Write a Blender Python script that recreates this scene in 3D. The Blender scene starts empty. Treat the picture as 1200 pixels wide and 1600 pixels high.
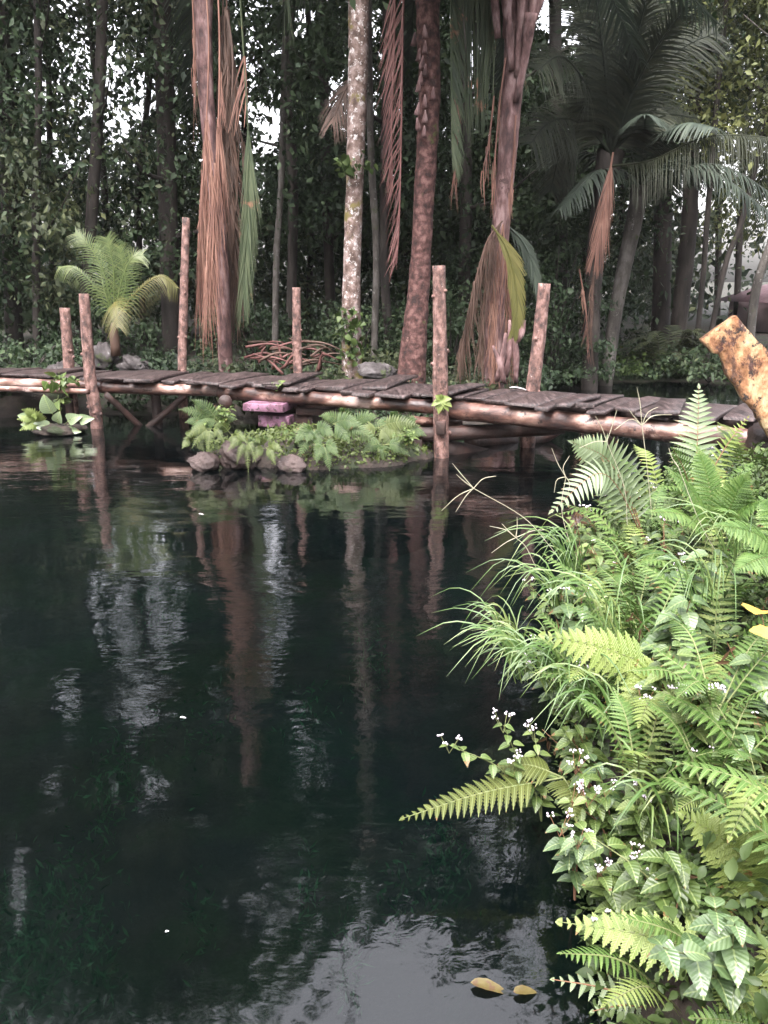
import bpy, math, random
import numpy as np
from mathutils import Vector
R = math.radians
random.seed(7); rng = np.random.default_rng(11)
S = bpy.context.scene

# ---------------------------------------------------------------- camera, world, sun, exposure
CAMZ, PITCH, F = 1.85, R(15.6), 1256.0            # eye above the water, tilt down, focal length in photo pixels
cd = bpy.data.cameras.new("camera"); cam = bpy.data.objects.new("camera", cd)
S.collection.objects.link(cam); S.camera = cam
cam.location = (0, 0, CAMZ); cam.rotation_euler = (R(90) - PITCH, 0, 0)
cd.sensor_fit = 'VERTICAL'; cd.sensor_height = 32; cd.lens = 32 * F / 1600; cd.clip_start = .05; cd.clip_end = 2000
SUN_EL, SUN_AZ = R(58), R(200)                    # behind the camera, a little to the left
W = bpy.data.worlds.new("World"); S.world = W; W.use_nodes = True
nt = W.node_tree; bg = nt.nodes['Background']
sky = nt.nodes.new('ShaderNodeTexSky'); sky.sky_type = 'NISHITA'; sky.sun_disc = False
sky.sun_elevation = SUN_EL; sky.sun_rotation = SUN_AZ; sky.dust_density = 4; sky.air_density = 1.2
hs = nt.nodes.new('ShaderNodeHueSaturation'); hs.inputs['Saturation'].default_value = .22
tn = nt.nodes.new('ShaderNodeMixRGB'); tn.blend_type = 'MULTIPLY'; tn.inputs[0].default_value = 1; tn.inputs[2].default_value = (1.0, .965, .975, 1)
nz = nt.nodes.new('ShaderNodeTexNoise'); nz.inputs['Scale'].default_value = 2.5; nz.inputs['Detail'].default_value = 5
mr = nt.nodes.new('ShaderNodeMapRange'); mr.inputs['To Min'].default_value = .75; mr.inputs['To Max'].default_value = 1.3
cl = nt.nodes.new('ShaderNodeMixRGB'); cl.blend_type = 'MULTIPLY'; cl.inputs[0].default_value = 1
tc = nt.nodes.new('ShaderNodeTexCoord'); nt.links.new(tc.outputs['Generated'], nz.inputs['Vector'])
nt.links.new(sky.outputs[0], hs.inputs['Color']); nt.links.new(hs.outputs[0], tn.inputs[1]); nt.links.new(tn.outputs[0], cl.inputs[1])
nt.links.new(nz.outputs[0], mr.inputs[0]); sx = nt.nodes.new('ShaderNodeSeparateXYZ'); nt.links.new(tc.outputs['Generated'], sx.inputs[0])
el = nt.nodes.new('ShaderNodeMapRange'); el.inputs['From Min'].default_value = 0; el.inputs['From Max'].default_value = 1; el.inputs['To Min'].default_value = .9; el.inputs['To Max'].default_value = 4.8; nt.links.new(sx.outputs['Z'], el.inputs[0])
pm = nt.nodes.new('ShaderNodeMath'); pm.operation = 'MULTIPLY'; nt.links.new(mr.outputs[0], pm.inputs[0]); nt.links.new(el.outputs[0], pm.inputs[1])
nt.links.new(pm.outputs[0], cl.inputs[2]); nt.links.new(cl.outputs[0], bg.inputs['Color'])
bg.inputs['Strength'].default_value = .15
sd = bpy.data.lights.new("sun", 'SUN'); sd.energy = .55; sd.angle = R(25); sd.color = (1, .94, .86)
so = bpy.data.objects.new("sun", sd); S.collection.objects.link(so)
sdir = Vector((math.sin(SUN_AZ) * math.cos(SUN_EL), math.cos(SUN_AZ) * math.cos(SUN_EL), math.sin(SUN_EL)))
so.rotation_euler = sdir.to_track_quat('Z', 'Y').to_euler()
S.view_settings.view_transform = 'Standard'; S.view_settings.look = 'None'; S.view_settings.exposure = 1.5; S.view_settings.gamma = 1
S.cycles.max_bounces = 6; S.cycles.transparent_max_bounces = 8; S.cycles.diffuse_bounces = 3; S.cycles.glossy_bounces = 3
S.cycles.caustics_reflective = False; S.cycles.caustics_refractive = False

# ---------------------------------------------------------------- geometry helpers
CP, SP = math.cos(PITCH), math.sin(PITCH)
def ray(u, v):
    a, b = (u - 600) / F, -(v - 800) / F
    return np.array([a, CP + b * SP, -SP + b * CP])
def at(u, v, Y):                                   # the point seen at photo pixel (u, v) whose distance along y is Y
    r = ray(u, v); return np.array([0, 0, CAMZ]) + r * (Y / r[1])
def onz(u, v, z):                                  # ... on the level z
    r = ray(u, v); return np.array([0, 0, CAMZ]) + r * ((z - CAMZ) / r[2])
def pix(P):                                        # (N,3) -> photo pixels
    d = P - np.array([0, 0, CAMZ]); f = np.maximum(d[:, 1] * CP - d[:, 2] * SP, .01)
    up = d[:, 1] * SP + d[:, 2] * CP
    return 600 + F * d[:, 0] / f, 800 - F * up / f
def nrm(a):
    a = np.asarray(a, float); return a / np.maximum(np.linalg.norm(a, axis=-1, keepdims=True), 1e-9)

class G:
    def __init__(s): s.v = []; s.f = []; s.n = 0; s.a = {}
    def add(s, v, *fs):
        v = np.asarray(v, float).reshape(-1, 3)
        for f in fs:
            f = np.asarray(f, int)
            if len(f): s.f.append(f + s.n)
        s.v.append(v); s.n += len(v); return s
    def mesh(s, name, smooth):
        me = bpy.data.meshes.new(name); v = np.concatenate(s.v)
        me.vertices.add(len(v)); me.vertices.foreach_set('co', v.astype(np.float32).ravel())
        lv = np.concatenate([f.ravel() for f in s.f]); tot = np.concatenate([np.full(len(f), f.shape[1]) for f in s.f])
        me.loops.add(len(lv)); me.loops.foreach_set('vertex_index', lv.astype(np.int32))
        me.polygons.add(len(tot)); me.polygons.foreach_set('loop_start', np.concatenate([[0], np.cumsum(tot)[:-1]]).astype(np.int32))
        me.polygons.foreach_set('loop_total', tot.astype(np.int32))
        if s.a:
            at_ = np.zeros((len(v), 3), np.float32)
            for k0, q in s.a.items(): at_[k0:k0 + len(q)] = q
            me.attributes.new('leafco', 'FLOAT_VECTOR', 'POINT').data.foreach_set('vector', at_.ravel())
        if smooth: me.polygons.foreach_set('use_smooth', np.ones(len(tot), bool))
        me.update(calc_edges=True); me.validate(); return me
    def link(s, name, mat, parent=None, smooth=True, loc=None, label=None):
        if not s.v: return None
        o = bpy.data.objects.new(name, s.mesh(name, smooth)); S.collection.objects.link(o)
        o.data.materials.append(mat)
        if parent is not None:
            o.parent = parent; o.location = -np.array(parent.location)
        if label: o['label'] = label
        return o
def tag(o, label, cat, group=None, kind=None):
    o['label'] = label
    if cat: o['category'] = cat
    if group: o['group'] = group
    if kind: o['kind'] = kind
    return o
def thing(name, label, cat, loc, group=None):
    o = bpy.data.objects.new(name, None); S.collection.objects.link(o); o.location = [float(c) for c in loc]
    o.empty_display_size = .1
    return tag(o, label, cat, group)

def spline(pts, n):                                # smooth curve through the points
    p = np.asarray(pts, float)
    if len(p) == 2: return p[0] + (p[1] - p[0]) * np.linspace(0, 1, n)[:, None]
    t = np.linspace(0, len(p) - 1, n); i = np.clip(t.astype(int), 0, len(p) - 2); f = (t - i)[:, None]
    q = np.vstack([2 * p[0] - p[1], p, 2 * p[-1] - p[-2]])
    a, b, c, d = q[i], q[i + 1], q[i + 2], q[i + 3]
    return .5 * ((2 * b) + (c - a) * f + (2 * a - 5 * b + 4 * c - d) * f ** 2 + (3 * b - a - 3 * c + d) * f ** 3)
def tube(g, path, rad, sides=8, bump=0., caps=True, flat=1.):
    p = np.asarray(path, float); n = len(p); rad = np.broadcast_to(np.asarray(rad, float), (n,)) if np.ndim(rad) == 0 else np.interp(np.linspace(0, 1, n), np.linspace(0, 1, len(rad)), rad)
    T = nrm(np.gradient(p, axis=0)); ref = np.array([0, 1., 0]) if abs(T[0][1]) < .9 else np.array([1., 0, 0])
    X = nrm(np.cross(T, ref)); Y = np.cross(T, X); a = np.linspace(0, 2 * math.pi, sides, endpoint=False)
    rr = rad[:, None] * (1 + bump * rng.normal(size=(n, sides)) * .6 + bump * .35 * rng.normal(size=(n, 1)))
    v = p[:, None] + rr[..., None] * (np.cos(a)[None, :, None] * X[:, None] + flat * np.sin(a)[None, :, None] * Y[:, None])
    idx = np.arange(n * sides).reshape(n, sides); j = np.roll(idx, -1, 1)
    q = np.stack([idx[:-1], j[:-1], j[1:], idx[1:]], -1).reshape(-1, 4)
    v = v.reshape(-1, 3)
    if caps:
        v = np.vstack([v, p[0], p[-1]]); c0, c1 = n * sides, n * sides + 1
        g.add(v, q, np.stack([j[0], idx[0], np.full(sides, c0)], -1), np.stack([idx[-1], j[-1], np.full(sides, c1)], -1))
    else: g.add(v, q)
def scatter(g, tpl, pos, ydir, zdir, length, width=None, grav=0.):
    tv, tf = tpl; N = len(pos)
    if N == 0: return
    Y = nrm(ydir); X = nrm(np.cross(Y, zdir)); Z = np.cross(X, Y)
    L = np.broadcast_to(length, (N,))[:, None, None]; Wd = L if width is None else np.broadcast_to(width, (N,))[:, None, None]
    v = pos[:, None] + X[:, None] * tv[None, :, :1] * Wd + Y[:, None] * tv[None, :, 1:2] * L + Z[:, None] * (tv[None, :, 2:3] * L + (tv[None, :, 3:4] * Wd if tv.shape[1] > 3 else 0))
    gr = np.broadcast_to(grav, (N,))[:, None] * (tv[None, :, 1] ** 2) * L[:, :, 0]
    v[..., 2] -= gr
    off = (np.arange(N) * len(tv))[:, None, None]
    for f in tf: g_f = (f[None] + off).reshape(-1, f.shape[1]); g.f.append(g_f + g.n)
    if tv.shape[1] > 3:
        lc = np.stack([tv[:, 0] / np.abs(tv[:, 0]).max() if tv is not None else 0, tv[:, 1], tv[:, 1] * 0 + 1], -1); g.a[g.n] = np.tile(lc, (N, 1))
    g.v.append(v.reshape(-1, 3)); g.n += N * len(tv)
def strip_tpl(n, prof, fold=.1, droop=0., sx=1.):  # three columns, n sections; prof gives the half width
    v = []
    for i in range(n + 1):
        y = i / n; w = prof(y) * sx
        v += [(-w, y, -droop * y * y, fold * w), (0, y, -droop * y * y, 0), (w, y, -droop * y * y, fold * w)]
    f = []
    for i in range(n):
        a = 3 * i; f += [(a, a + 1, a + 4, a + 3), (a + 1, a + 2, a + 5, a + 4)]
    return np.array(v, float), [np.array(f)]
LEAF2 = (np.array([(0, 0, 0), (.27, .42, .07), (0, 1, -.06), (-.27, .42, .07)], float), [np.array([(0, 1, 2), (0, 2, 3)])])
CLUMP = None
def ser(y, w, amp, n): return w * (max(math.sin(math.pi * min(y, 1) ** .72), 0) ** .8) * (1 + amp * (((y * n) % 1) - .5))
OVATE = strip_tpl(10, lambda y: ser(y, .31, .12, 7), .35, .22)
SMALL = strip_tpl(4, lambda y: .30 * math.sin(math.pi * min(max(y, .04), .98) ** .8), .4, .25)
HEART = strip_tpl(8, lambda y: .40 * (math.sin(math.pi * min(y, 1) ** .55)) ** .8 if y < 1 else 0, .3, .3)
BROAD = strip_tpl(14, lambda y: ser(y, .40, .22, 9), .25, .3)
PINNA = strip_tpl(6, lambda y: (1 - y ** 2.2) * (.8 + .2 * math.sin(y * 3)) , .3, .13)
PINNAS = strip_tpl(14, lambda y: (1 - y ** 2.4) * (1 + .22 * (1 if int(y * 14) % 2 else -1)), .25, .13)
BLADE = strip_tpl(4, lambda y: (1 - y ** 2), .5, 0)
STRAP4 = strip_tpl(5, lambda y: (1 - .8 * y), .3, 0)
STRAP = strip_tpl(3, lambda y: (1 - .85 * y), .2, 0)

def frond(g, path, n, L, wid, zref=(0, 0, 1), prof=None, fwd=.35, start=.12, tpl=PINNA, grav=.1, jit=.06, sides=(-1, 1), gs=None, rr=.004):
    """A feather frond: rachis along path, n pinnae a side of length L; gs takes the rachis."""
    P = spline(path, 40); T = nrm(np.gradient(P, axis=0)); tt = np.linspace(0, 1, 40)
    t = np.linspace(start, .985, n)
    pos = np.stack([np.interp(t, tt, P[:, k]) for k in range(3)], -1); tan = nrm(np.stack([np.interp(t, tt, T[:, k]) for k in range(3)], -1))
    zr = np.asarray(zref, float); side = nrm(np.cross(tan, zr)); Z = nrm(np.cross(side, tan))
    prof = prof or (lambda x: np.minimum(1, .45 + 2.2 * x) * (1 - x ** 2.2) + .05)
    ln = L * prof(t)
    for s in sides:
        k = rng.normal(size=(n, 3)) * jit
        f = fwd + .25 * t[:, None]
        d = side * s + tan * f + k
        scatter(g, tpl, pos + tan * (.003 if s > 0 else 0), d, Z, ln * (1 + rng.normal(size=n) * .05), np.minimum(wid, ln * .3) * (.75 + .25 * (ln / L)), grav)
    scatter(g, tpl, P[-2:-1], T[-1:], Z[-1:], L * .22, wid * .7, grav)
    tube(gs if gs is not None else g, P, [rr, rr * .8, rr * .3], 5, caps=False)

def fnoise(x, y, s=1., seed=0):                    # smooth height noise
    r = np.random.default_rng(seed); o = 0
    for k in range(7):
        a = r.uniform(0, 6.28); fr = s * (1.0 + .9 * k) * r.uniform(.8, 1.2); ph = r.uniform(0, 6.28)
        o = o + np.sin((x * math.cos(a) + y * math.sin(a)) * fr + ph) / (1 + .6 * k)
    return o / 3

# ---------------------------------------------------------------- materials
def newmat(name):
    m = bpy.data.materials.new(name); m.use_nodes = True; t = m.node_tree; b = t.nodes['Principled BSDF']; return m, t, b
def ramp(t, fac, stops):
    r = t.nodes.new('ShaderNodeValToRGB'); e = r.color_ramp.elements
    while len(e) > len(stops): e.remove(e[-1])
    while len(e) < len(stops): e.new(1)
    for k, (p, c) in enumerate(stops): e[k].position = p; e[k].color = (*c, 1)
    t.links.new(fac, r.inputs[0]); return r.outputs[0]
def coords(t, stretch=(1, 1, 1), kind='Object'):
    c = t.nodes.new('ShaderNodeTexCoord'); m = t.nodes.new('ShaderNodeMapping'); m.inputs['Scale'].default_value = stretch
    t.links.new(c.outputs[kind], m.inputs[0]); return m.outputs[0]
def noise(t, vec, scale, detail=5, rough=.6, dist=0.):
    n = t.nodes.new('ShaderNodeTexNoise'); n.inputs['Scale'].default_value = scale; n.inputs['Detail'].default_value = detail
    n.inputs['Roughness'].default_value = rough; n.inputs['Distortion'].default_value = dist; t.links.new(vec, n.inputs['Vector']); return n.outputs[0]
def mixc(t, fac, a, b):
    m = t.nodes.new('ShaderNodeMixRGB')
    for s, x in ((0, fac), (1, a), (2, b)):
        if isinstance(x, tuple): m.inputs[s].default_value = (*x, 1)
        elif isinstance(x, float): m.inputs[s].default_value = x
        else: t.links.new(x, m.inputs[s])
    return m.outputs[0]
def surf(name, stops, scale=5, stretch=(1, 1, 1), rough=.75, bump=.4, patches=(), dist=.02, spec=.4, rings=0, k=.62):
    """noise-ramped rough surface; patches = (colour, scale, threshold) of lichen, stain, moss, bark, painted shade"""
    m, t, b = newmat(name); v = coords(t, stretch); n = noise(t, v, scale, 8); kk = k; col = ramp(t, n, [(p_, tuple(x * kk for x in c_)) for p_, c_ in stops])
    v2 = coords(t)
    for k, (c, sc, th) in enumerate(patches):
        mp = t.nodes.new('ShaderNodeVectorMath'); mp.operation = 'ADD'; mp.inputs[1].default_value = (13.1 * (k + 1), 7.7, 3.3); t.links.new(v2, mp.inputs[0])
        f = ramp(t, noise(t, mp.outputs[0], sc, 7, .7), [(th, (0, 0, 0)), (th + .05, (1, 1, 1))]); col = mixc(t, f, col, tuple(x * kk for x in c))
    t.links.new(col, b.inputs['Base Color']); b.inputs['Roughness'].default_value = rough; b.inputs['Specular IOR Level'].default_value = spec
    bn = noise(t, v, scale * 3, 8, .7); h = bn
    if rings:
        w = t.nodes.new('ShaderNodeTexWave'); w.bands_direction = 'Z'; w.inputs['Scale'].default_value = rings; w.inputs['Distortion'].default_value = 4; w.inputs['Detail Scale'].default_value = 2.5
        w.inputs['Detail'].default_value = 3; t.links.new(v2, w.inputs['Vector']); ad = t.nodes.new('ShaderNodeMath'); ad.operation = 'ADD'
        ml = t.nodes.new('ShaderNodeMath'); ml.operation = 'MULTIPLY'; ml.inputs[1].default_value = .22; t.links.new(w.outputs[1], ml.inputs[0]); t.links.new(bn, ad.inputs[0]); t.links.new(ml.outputs[0], ad.inputs[1]); h = ad.outputs[0]
    bp = t.nodes.new('ShaderNodeBump'); bp.inputs['Strength'].default_value = bump; bp.inputs['Distance'].default_value = dist
    t.links.new(h, bp.inputs['Height']); t.links.new(bp.outputs[0], b.inputs['Normal']); return m
def leafm(name, stops, trans=.3, rough=.5, spec=.4, nscale=3, spots=None, k=1., veins=0):
    """leaf: colour differs leaf by leaf and over the plant, light passes through"""
    m, t, b = newmat(name); g = t.nodes.new('ShaderNodeNewGeometry'); v = coords(t)
    n = noise(t, v, nscale, 3); a = t.nodes.new('ShaderNodeMath'); a.operation = 'MULTIPLY_ADD'; a.inputs[1].default_value = .55
    s = t.nodes.new('ShaderNodeMath'); s.operation = 'MULTIPLY_ADD'; s.inputs[1].default_value = 1.3; s.inputs[2].default_value = -.42
    t.links.new(n, s.inputs[0]); t.links.new(g.outputs['Random Per Island'], a.inputs[0]); t.links.new(s.outputs[0], a.inputs[2])
    col = ramp(t, a.outputs[0], [(p_, tuple(x * k for x in c_)) for p_, c_ in stops])
    if spots: col = mixc(t, ramp(t, noise(t, v, spots[1], 5), [(spots[2], (0, 0, 0)), (spots[2] + .06, (1, 1, 1))]), col, spots[0])
    H = None
    if veins:                                       # side veins, midrib and browned tips that follow each leaf
        def M_(op, x, y=None, z=None):
            q = t.nodes.new('ShaderNodeMath'); q.operation = op
            for i_, w_ in enumerate((x, y, z)):
                if w_ is None: continue
                if isinstance(w_, (int, float)): q.inputs[i_].default_value = w_
                else: t.links.new(w_, q.inputs[i_])
            return q.outputs[0]
        at_ = t.nodes.new('ShaderNodeAttribute'); at_.attribute_name = 'leafco'; sp = t.nodes.new('ShaderNodeSeparateXYZ'); t.links.new(at_.outputs['Vector'], sp.inputs[0])
        ax_ = M_('ABSOLUTE', sp.outputs[0]); c_ = M_('MULTIPLY_ADD', sp.outputs[1], veins * 6.283, M_('MULTIPLY', ax_, -veins * 1.9)); H = M_('SINE', c_)
        dk = M_('MULTIPLY', M_('MULTIPLY_ADD', H, -.16, .16), M_('SUBTRACT', 1.2, ax_)); col = mixc(t, dk, col, (.02, .05, .01))
        rib = M_('MULTIPLY', M_('LESS_THAN', ax_, .07), M_('MULTIPLY', sp.outputs[2], .35)); col = mixc(t, rib, col, (.30, .36, .14))
        tipn = noise(t, v, 17, 3); tip = M_('MULTIPLY', M_('GREATER_THAN', M_('MULTIPLY_ADD', sp.outputs[1], .33, tipn), .90), M_('MULTIPLY', sp.outputs[2], .8)); col = mixc(t, tip, col, (.13, .06, .02))
    t.links.new(col, b.inputs['Base Color']); b.inputs['Roughness'].default_value = rough; b.inputs['Specular IOR Level'].default_value = spec
    bn_ = t.nodes.new('ShaderNodeBump'); bn_.inputs['Strength'].default_value = .35; bn_.inputs['Distance'].default_value = .004; t.links.new(M_('MULTIPLY_ADD', H, .35, noise(t, v, 90, 3)) if veins else noise(t, v, 90, 3), bn_.inputs['Height']); t.links.new(bn_.outputs[0], b.inputs['Normal'])
    tr = t.nodes.new('ShaderNodeBsdfTranslucent'); mx = t.nodes.new('ShaderNodeMixShader'); mx.inputs[0].default_value = trans
    t.links.new(col, tr.inputs[0]); t.links.new(b.outputs[0], mx.inputs[1]); t.links.new(tr.outputs[0], mx.inputs[2])
    t.links.new(mx.outputs[0], t.nodes['Material Output'].inputs[0]); return m
M = {}
M['forest'] = leafm('forest_leaf', [(0, (.010, .016, .012)), (.4, (.020, .036, .017)), (.8, (.042, .066, .030)), (1, (.10, .12, .06))], .22, .6, .25, .35)
M['forest2'] = leafm('forest_leaf_olive', [(0, (.016, .022, .012)), (.45, (.04, .052, .026)), (.85, (.085, .10, .045)), (1, (.17, .18, .07))], .3, .6, .3, .35)
M['forest3'] = leafm('forest_leaf_light_olive', [(0, (.026, .034, .014)), (.45, (.07, .085, .032)), (.85, (.14, .155, .055)), (1, (.26, .27, .09))], .35, .6, .3, .35)
M['far'] = leafm('far_leaf', [(0, (.014, .022, .017)), (.5, (.035, .05, .034)), (1, (.08, .10, .06))], .25, .6, .3, .2)
M['palm'] = leafm('palm_leaf_dark', [(0, (.022, .034, .026)), (.5, (.05, .07, .05)), (1, (.11, .14, .10))], .2, .55, .35, .6, k=.6)
M['palmgreen'] = leafm('palm_leaf_greygreen', [(0, (.06, .09, .06)), (.5, (.12, .165, .085)), (1, (.22, .26, .14))], .25, .55, .25, 1.2, ((.22, .11, .07), 2.2, .60), k=.42)
M['palmdark'] = leafm('palm_leaf_blackgreen', [(0, (.012, .018, .015)), (.5, (.032, .040, .026)), (1, (.08, .09, .055))], .25, .6, .15, .6, k=.55)
M['palmmid'] = leafm('palm_leaf_midgrey', [(0, (.045, .062, .042)), (.5, (.095, .115, .06)), (1, (.17, .19, .12))], .3, .55, .2, .6, k=0.24)
M['palmyellow'] = leafm('palm_leaf_yellow', [(0, (.14, .15, .03)), (.5, (.28, .27, .07)), (1, (.42, .37, .12))], .3, .5, .4, 1, k=0.34)
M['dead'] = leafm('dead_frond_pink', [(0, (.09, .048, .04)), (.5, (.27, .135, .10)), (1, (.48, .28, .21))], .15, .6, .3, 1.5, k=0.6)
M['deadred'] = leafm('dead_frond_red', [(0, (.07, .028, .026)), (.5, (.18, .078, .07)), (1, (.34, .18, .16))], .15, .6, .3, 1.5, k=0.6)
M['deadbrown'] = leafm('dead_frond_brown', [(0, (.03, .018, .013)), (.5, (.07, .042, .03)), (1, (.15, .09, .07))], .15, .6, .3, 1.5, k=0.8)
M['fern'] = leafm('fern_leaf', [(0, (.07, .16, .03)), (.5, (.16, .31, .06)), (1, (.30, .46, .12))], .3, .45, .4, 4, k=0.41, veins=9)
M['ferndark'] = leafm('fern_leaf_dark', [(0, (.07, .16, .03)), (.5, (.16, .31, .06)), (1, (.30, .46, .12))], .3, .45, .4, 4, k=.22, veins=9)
M['fernlight'] = leafm('fern_leaf_bright', [(0, (.24, .36, .07)), (.5, (.38, .50, .12)), (1, (.52, .62, .20))], .3, .45, .4, 4, k=0.42, veins=9)
M['fernpale'] = leafm('fern_leaf_pale', [(0, (.17, .25, .11)), (.5, (.30, .40, .21)), (1, (.42, .52, .31))], .25, .35, .6, 4, k=0.46, veins=9)
M['fernolive'] = leafm('fern_leaf_olive', [(0, (.10, .13, .025)), (.5, (.17, .20, .04)), (1, (.24, .27, .06))], .35, .5, .3, 4, k=0.42, veins=9)
M['herb'] = leafm('herb_leaf', [(0, (.07, .13, .028)), (.5, (.19, .29, .07)), (1, (.36, .46, .14))], .25, .42, .5, 5, k=0.38, veins=6)
M['herbgrey'] = leafm('herb_leaf_bluegreen', [(0, (.09, .17, .06)), (.5, (.19, .31, .12)), (1, (.32, .45, .20))], .25, .38, .6, 5, k=0.36, veins=6)
M['grass'] = leafm('grass_blade', [(0, (.07, .15, .035)), (.5, (.15, .28, .07)), (1, (.36, .44, .14))], .3, .4, .5, 3, k=0.42)
M['litter'] = leafm('leaf_litter', [(0, (.04, .075, .02)), (.45, (.10, .17, .045)), (.85, (.20, .29, .09)), (.93, (.30, .36, .14)), (.96, (.30, .20, .08)), (1, (.22, .10, .05))], .25, .55, .3, 4, k=0.34)
M['moss'] = leafm('moss_leaf', [(0, (.07, .11, .025)), (.5, (.15, .21, .05)), (1, (.26, .32, .10))], .3, .5, .3, 6, k=0.36)
M['withered'] = leafm('withered_leaf', [(0, (.06, .03, .015)), (.5, (.16, .09, .045)), (1, (.30, .19, .10))], .2, .7, .2, 8, k=.42)
M['weed'] = leafm('water_weed', [(0, (.03, .07, .03)), (.5, (.06, .14, .06)), (1, (.12, .24, .12))], .3, .6, .1, 4, k=.85)
M['stem'] = surf('green_stem', [(.3, (.12, .16, .05)), (.7, (.22, .24, .10))], 8)
M['redstem'] = surf('red_stem', [(.3, (.16, .07, .04)), (.7, (.28, .15, .08))], 8)
M['straw'] = surf('straw_stalk', [(.3, (.35, .33, .22)), (.7, (.5, .48, .36))], 8)
M['flower'] = surf('pale_flower', [(.35, (.62, .50, .62)), (.6, (.85, .80, .84))], 60, bump=.1)
M['lilac'] = surf('lilac_flower', [(.35, (.45, .36, .75)), (.6, (.75, .70, .9))], 60, bump=.1)
M['brownleaf'] = leafm('sodden_leaf', [(0, (.13, .09, .03)), (.5, (.24, .18, .05)), (1, (.32, .27, .10))], .2, .5, .4, 30, ((.07, .04, .02), 40, .55), k=0.3)
M['yleaf'] = leafm('yellow_leaf', [(0, (.60, .36, .06)), (.5, (.72, .5, .1)), (1, (.6, .55, .2))], .3, .5, .3, 8, ((.5, .15, .04), 25, .62), k=0.55)
M['bark'] = surf('bark_dark', [(.3, (.018, .014, .012)), (.5, (.05, .04, .034)), (.72, (.12, .10, .085))], 6, (1, 1, .25), .85, .8, [((.10, .12, .04), 2.5, .64)], k=0.4)
M['barkthin'] = surf('bark_grey', [(.3, (.05, .045, .04)), (.5, (.13, .115, .10)), (.7, (.28, .26, .24))], 7, (1, 1, .4), .85, .7, [((.38, .37, .34), 9, .60), ((.09, .11, .04), 3, .62)], k=0.42)
M['lichen'] = surf('bark_pale_lichen', [(.36, (.07, .042, .032)), (.5, (.19, .13, .11)), (.64, (.36, .28, .26))], 10, (1, 1, .8), .8, .6, [((.62, .58, .57), 14, .555), ((.17, .14, .04), 1.6, .58), ((.06, .035, .025), 2.2, .62)], rings=3)
M['redbark'] = surf('palm_bark_red', [(.36, (.035, .015, .013)), (.5, (.12, .05, .042)), (.64, (.27, .14, .125))], 11, (1, 1, .9), .85, .8, [((.36, .22, .19), 5, .64), ((.12, .15, .035), 2.0, .61)], rings=3.2, k=0.46)
M['pinkbark'] = surf('palm_bark_pink', [(.36, (.07, .035, .034)), (.5, (.20, .105, .10)), (.64, (.42, .28, .27))], 9, (1, 1, .35), .75, .8, [((.10, .05, .045), 3, .60)], rings=1.5, k=0.5)
M['post'] = surf('post_bark', [(.34, (.035, .018, .015)), (.46, (.15, .075, .06)), (.56, (.30, .165, .135)), (.70, (.48, .31, .28))], 16, (1, 1, .6), .6, 1.0, [((.60, .47, .45), 30, .62), ((.035, .02, .017), 11, .60)], spec=.5, dist=.03)
M['log'] = surf('peeled_log', [(.38, (.03, .015, .013)), (.49, (.15, .075, .058)), (.56, (.31, .19, .15)), (.66, (.66, .48, .43))], 2.6, (.6, 1, 1.8), .33, .6, [((.06, .026, .02), 5.0, .555), ((.02, .012, .011), 11, .60), ((.70, .50, .46), 2.3, .63)], spec=.6)  # dark patches are knots and bark remains, plus underside shade put into colour
M['plank'] = surf('wet_plank', [(.36, (.02, .014, .014)), (.5, (.065, .044, .043)), (.64, (.16, .115, .11))], 4, (12, 1.0, 8), .42, .7, [((.20, .145, .14), 5, .60), ((.02, .015, .015), 4, .60)], k=.5, spec=.5)
M['darkwood'] = surf('dark_timber', [(.3, (.018, .010, .009)), (.5, (.055, .028, .022)), (.7, (.12, .055, .045))], 5, (1, 1, 1), .6, .7, k=.45)
M['cutwood'] = surf('splintered_orange_wood', [(.34, (.10, .035, .016)), (.44, (.42, .19, .08)), (.53, (.62, .34, .16)), (.63, (.80, .60, .34))], 8.0, (1.3, 1, .7), .5, 1.0, [((.09, .028, .018), 5.0, .54), ((.025, .012, .010), 13.0, .56), ((.66, .52, .38), 22, .63)], spec=.5, dist=.05)
M['pink'] = surf('pink_painted_block', [(.38, (.12, .05, .075)), (.5, (.24, .115, .175)), (.62, (.34, .18, .27))], 9, rough=.7, bump=.4, patches=[((.05, .03, .03), 14, .53)])
M['rock'] = surf('mossy_rock', [(.3, (.035, .028, .028)), (.5, (.10, .085, .085)), (.7, (.22, .20, .20))], 5, rough=.75, bump=1, patches=[((.08, .11, .03), 3, .56), ((.40, .38, .38), 9, .64)], dist=.04, k=0.4)
M['wetrock'] = surf('wet_brown_rock', [(.3, (.035, .022, .020)), (.5, (.09, .058, .052)), (.7, (.17, .12, .11))], 5, rough=.5, bump=1, patches=[((.06, .09, .02), 4, .60)], dist=.04, k=0.42)
M['mound'] = surf('dark_earth', [(.3, (.012, .009, .007)), (.5, (.035, .024, .018)), (.72, (.09, .062, .05))], 7, rough=.85, bump=1, patches=[((.022, .034, .010), 6, .52)], dist=.05)
M['soil'] = surf('dark_soil', [(.3, (.010, .008, .007)), (.5, (.028, .021, .016)), (.75, (.065, .045, .032))], 3, rough=.9, bump=.8, patches=[((.02, .032, .010), 1.3, .50), ((.12, .06, .035), 22, .68)], dist=.05)
M['wall'] = surf('pink_plaster', [(.3, (.52, .38, .40)), (.7, (.66, .52, .54))], 3, rough=.8, bump=.1, k=1)
M['roof'] = surf('purple_roof_tiles', [(.3, (.28, .17, .20)), (.7, (.40, .27, .30))], 6, rough=.7, bump=.4, k=.8)
M['white'] = surf('white_paint', [(.3, (.68, .64, .66)), (.7, (.8, .78, .8))], 3, rough=.6, bump=.05, k=.8)
M['dark'] = surf('dark_opening', [(.3, (.02, .015, .017)), (.7, (.04, .03, .033))], 3, rough=.3, bump=.05)

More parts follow.
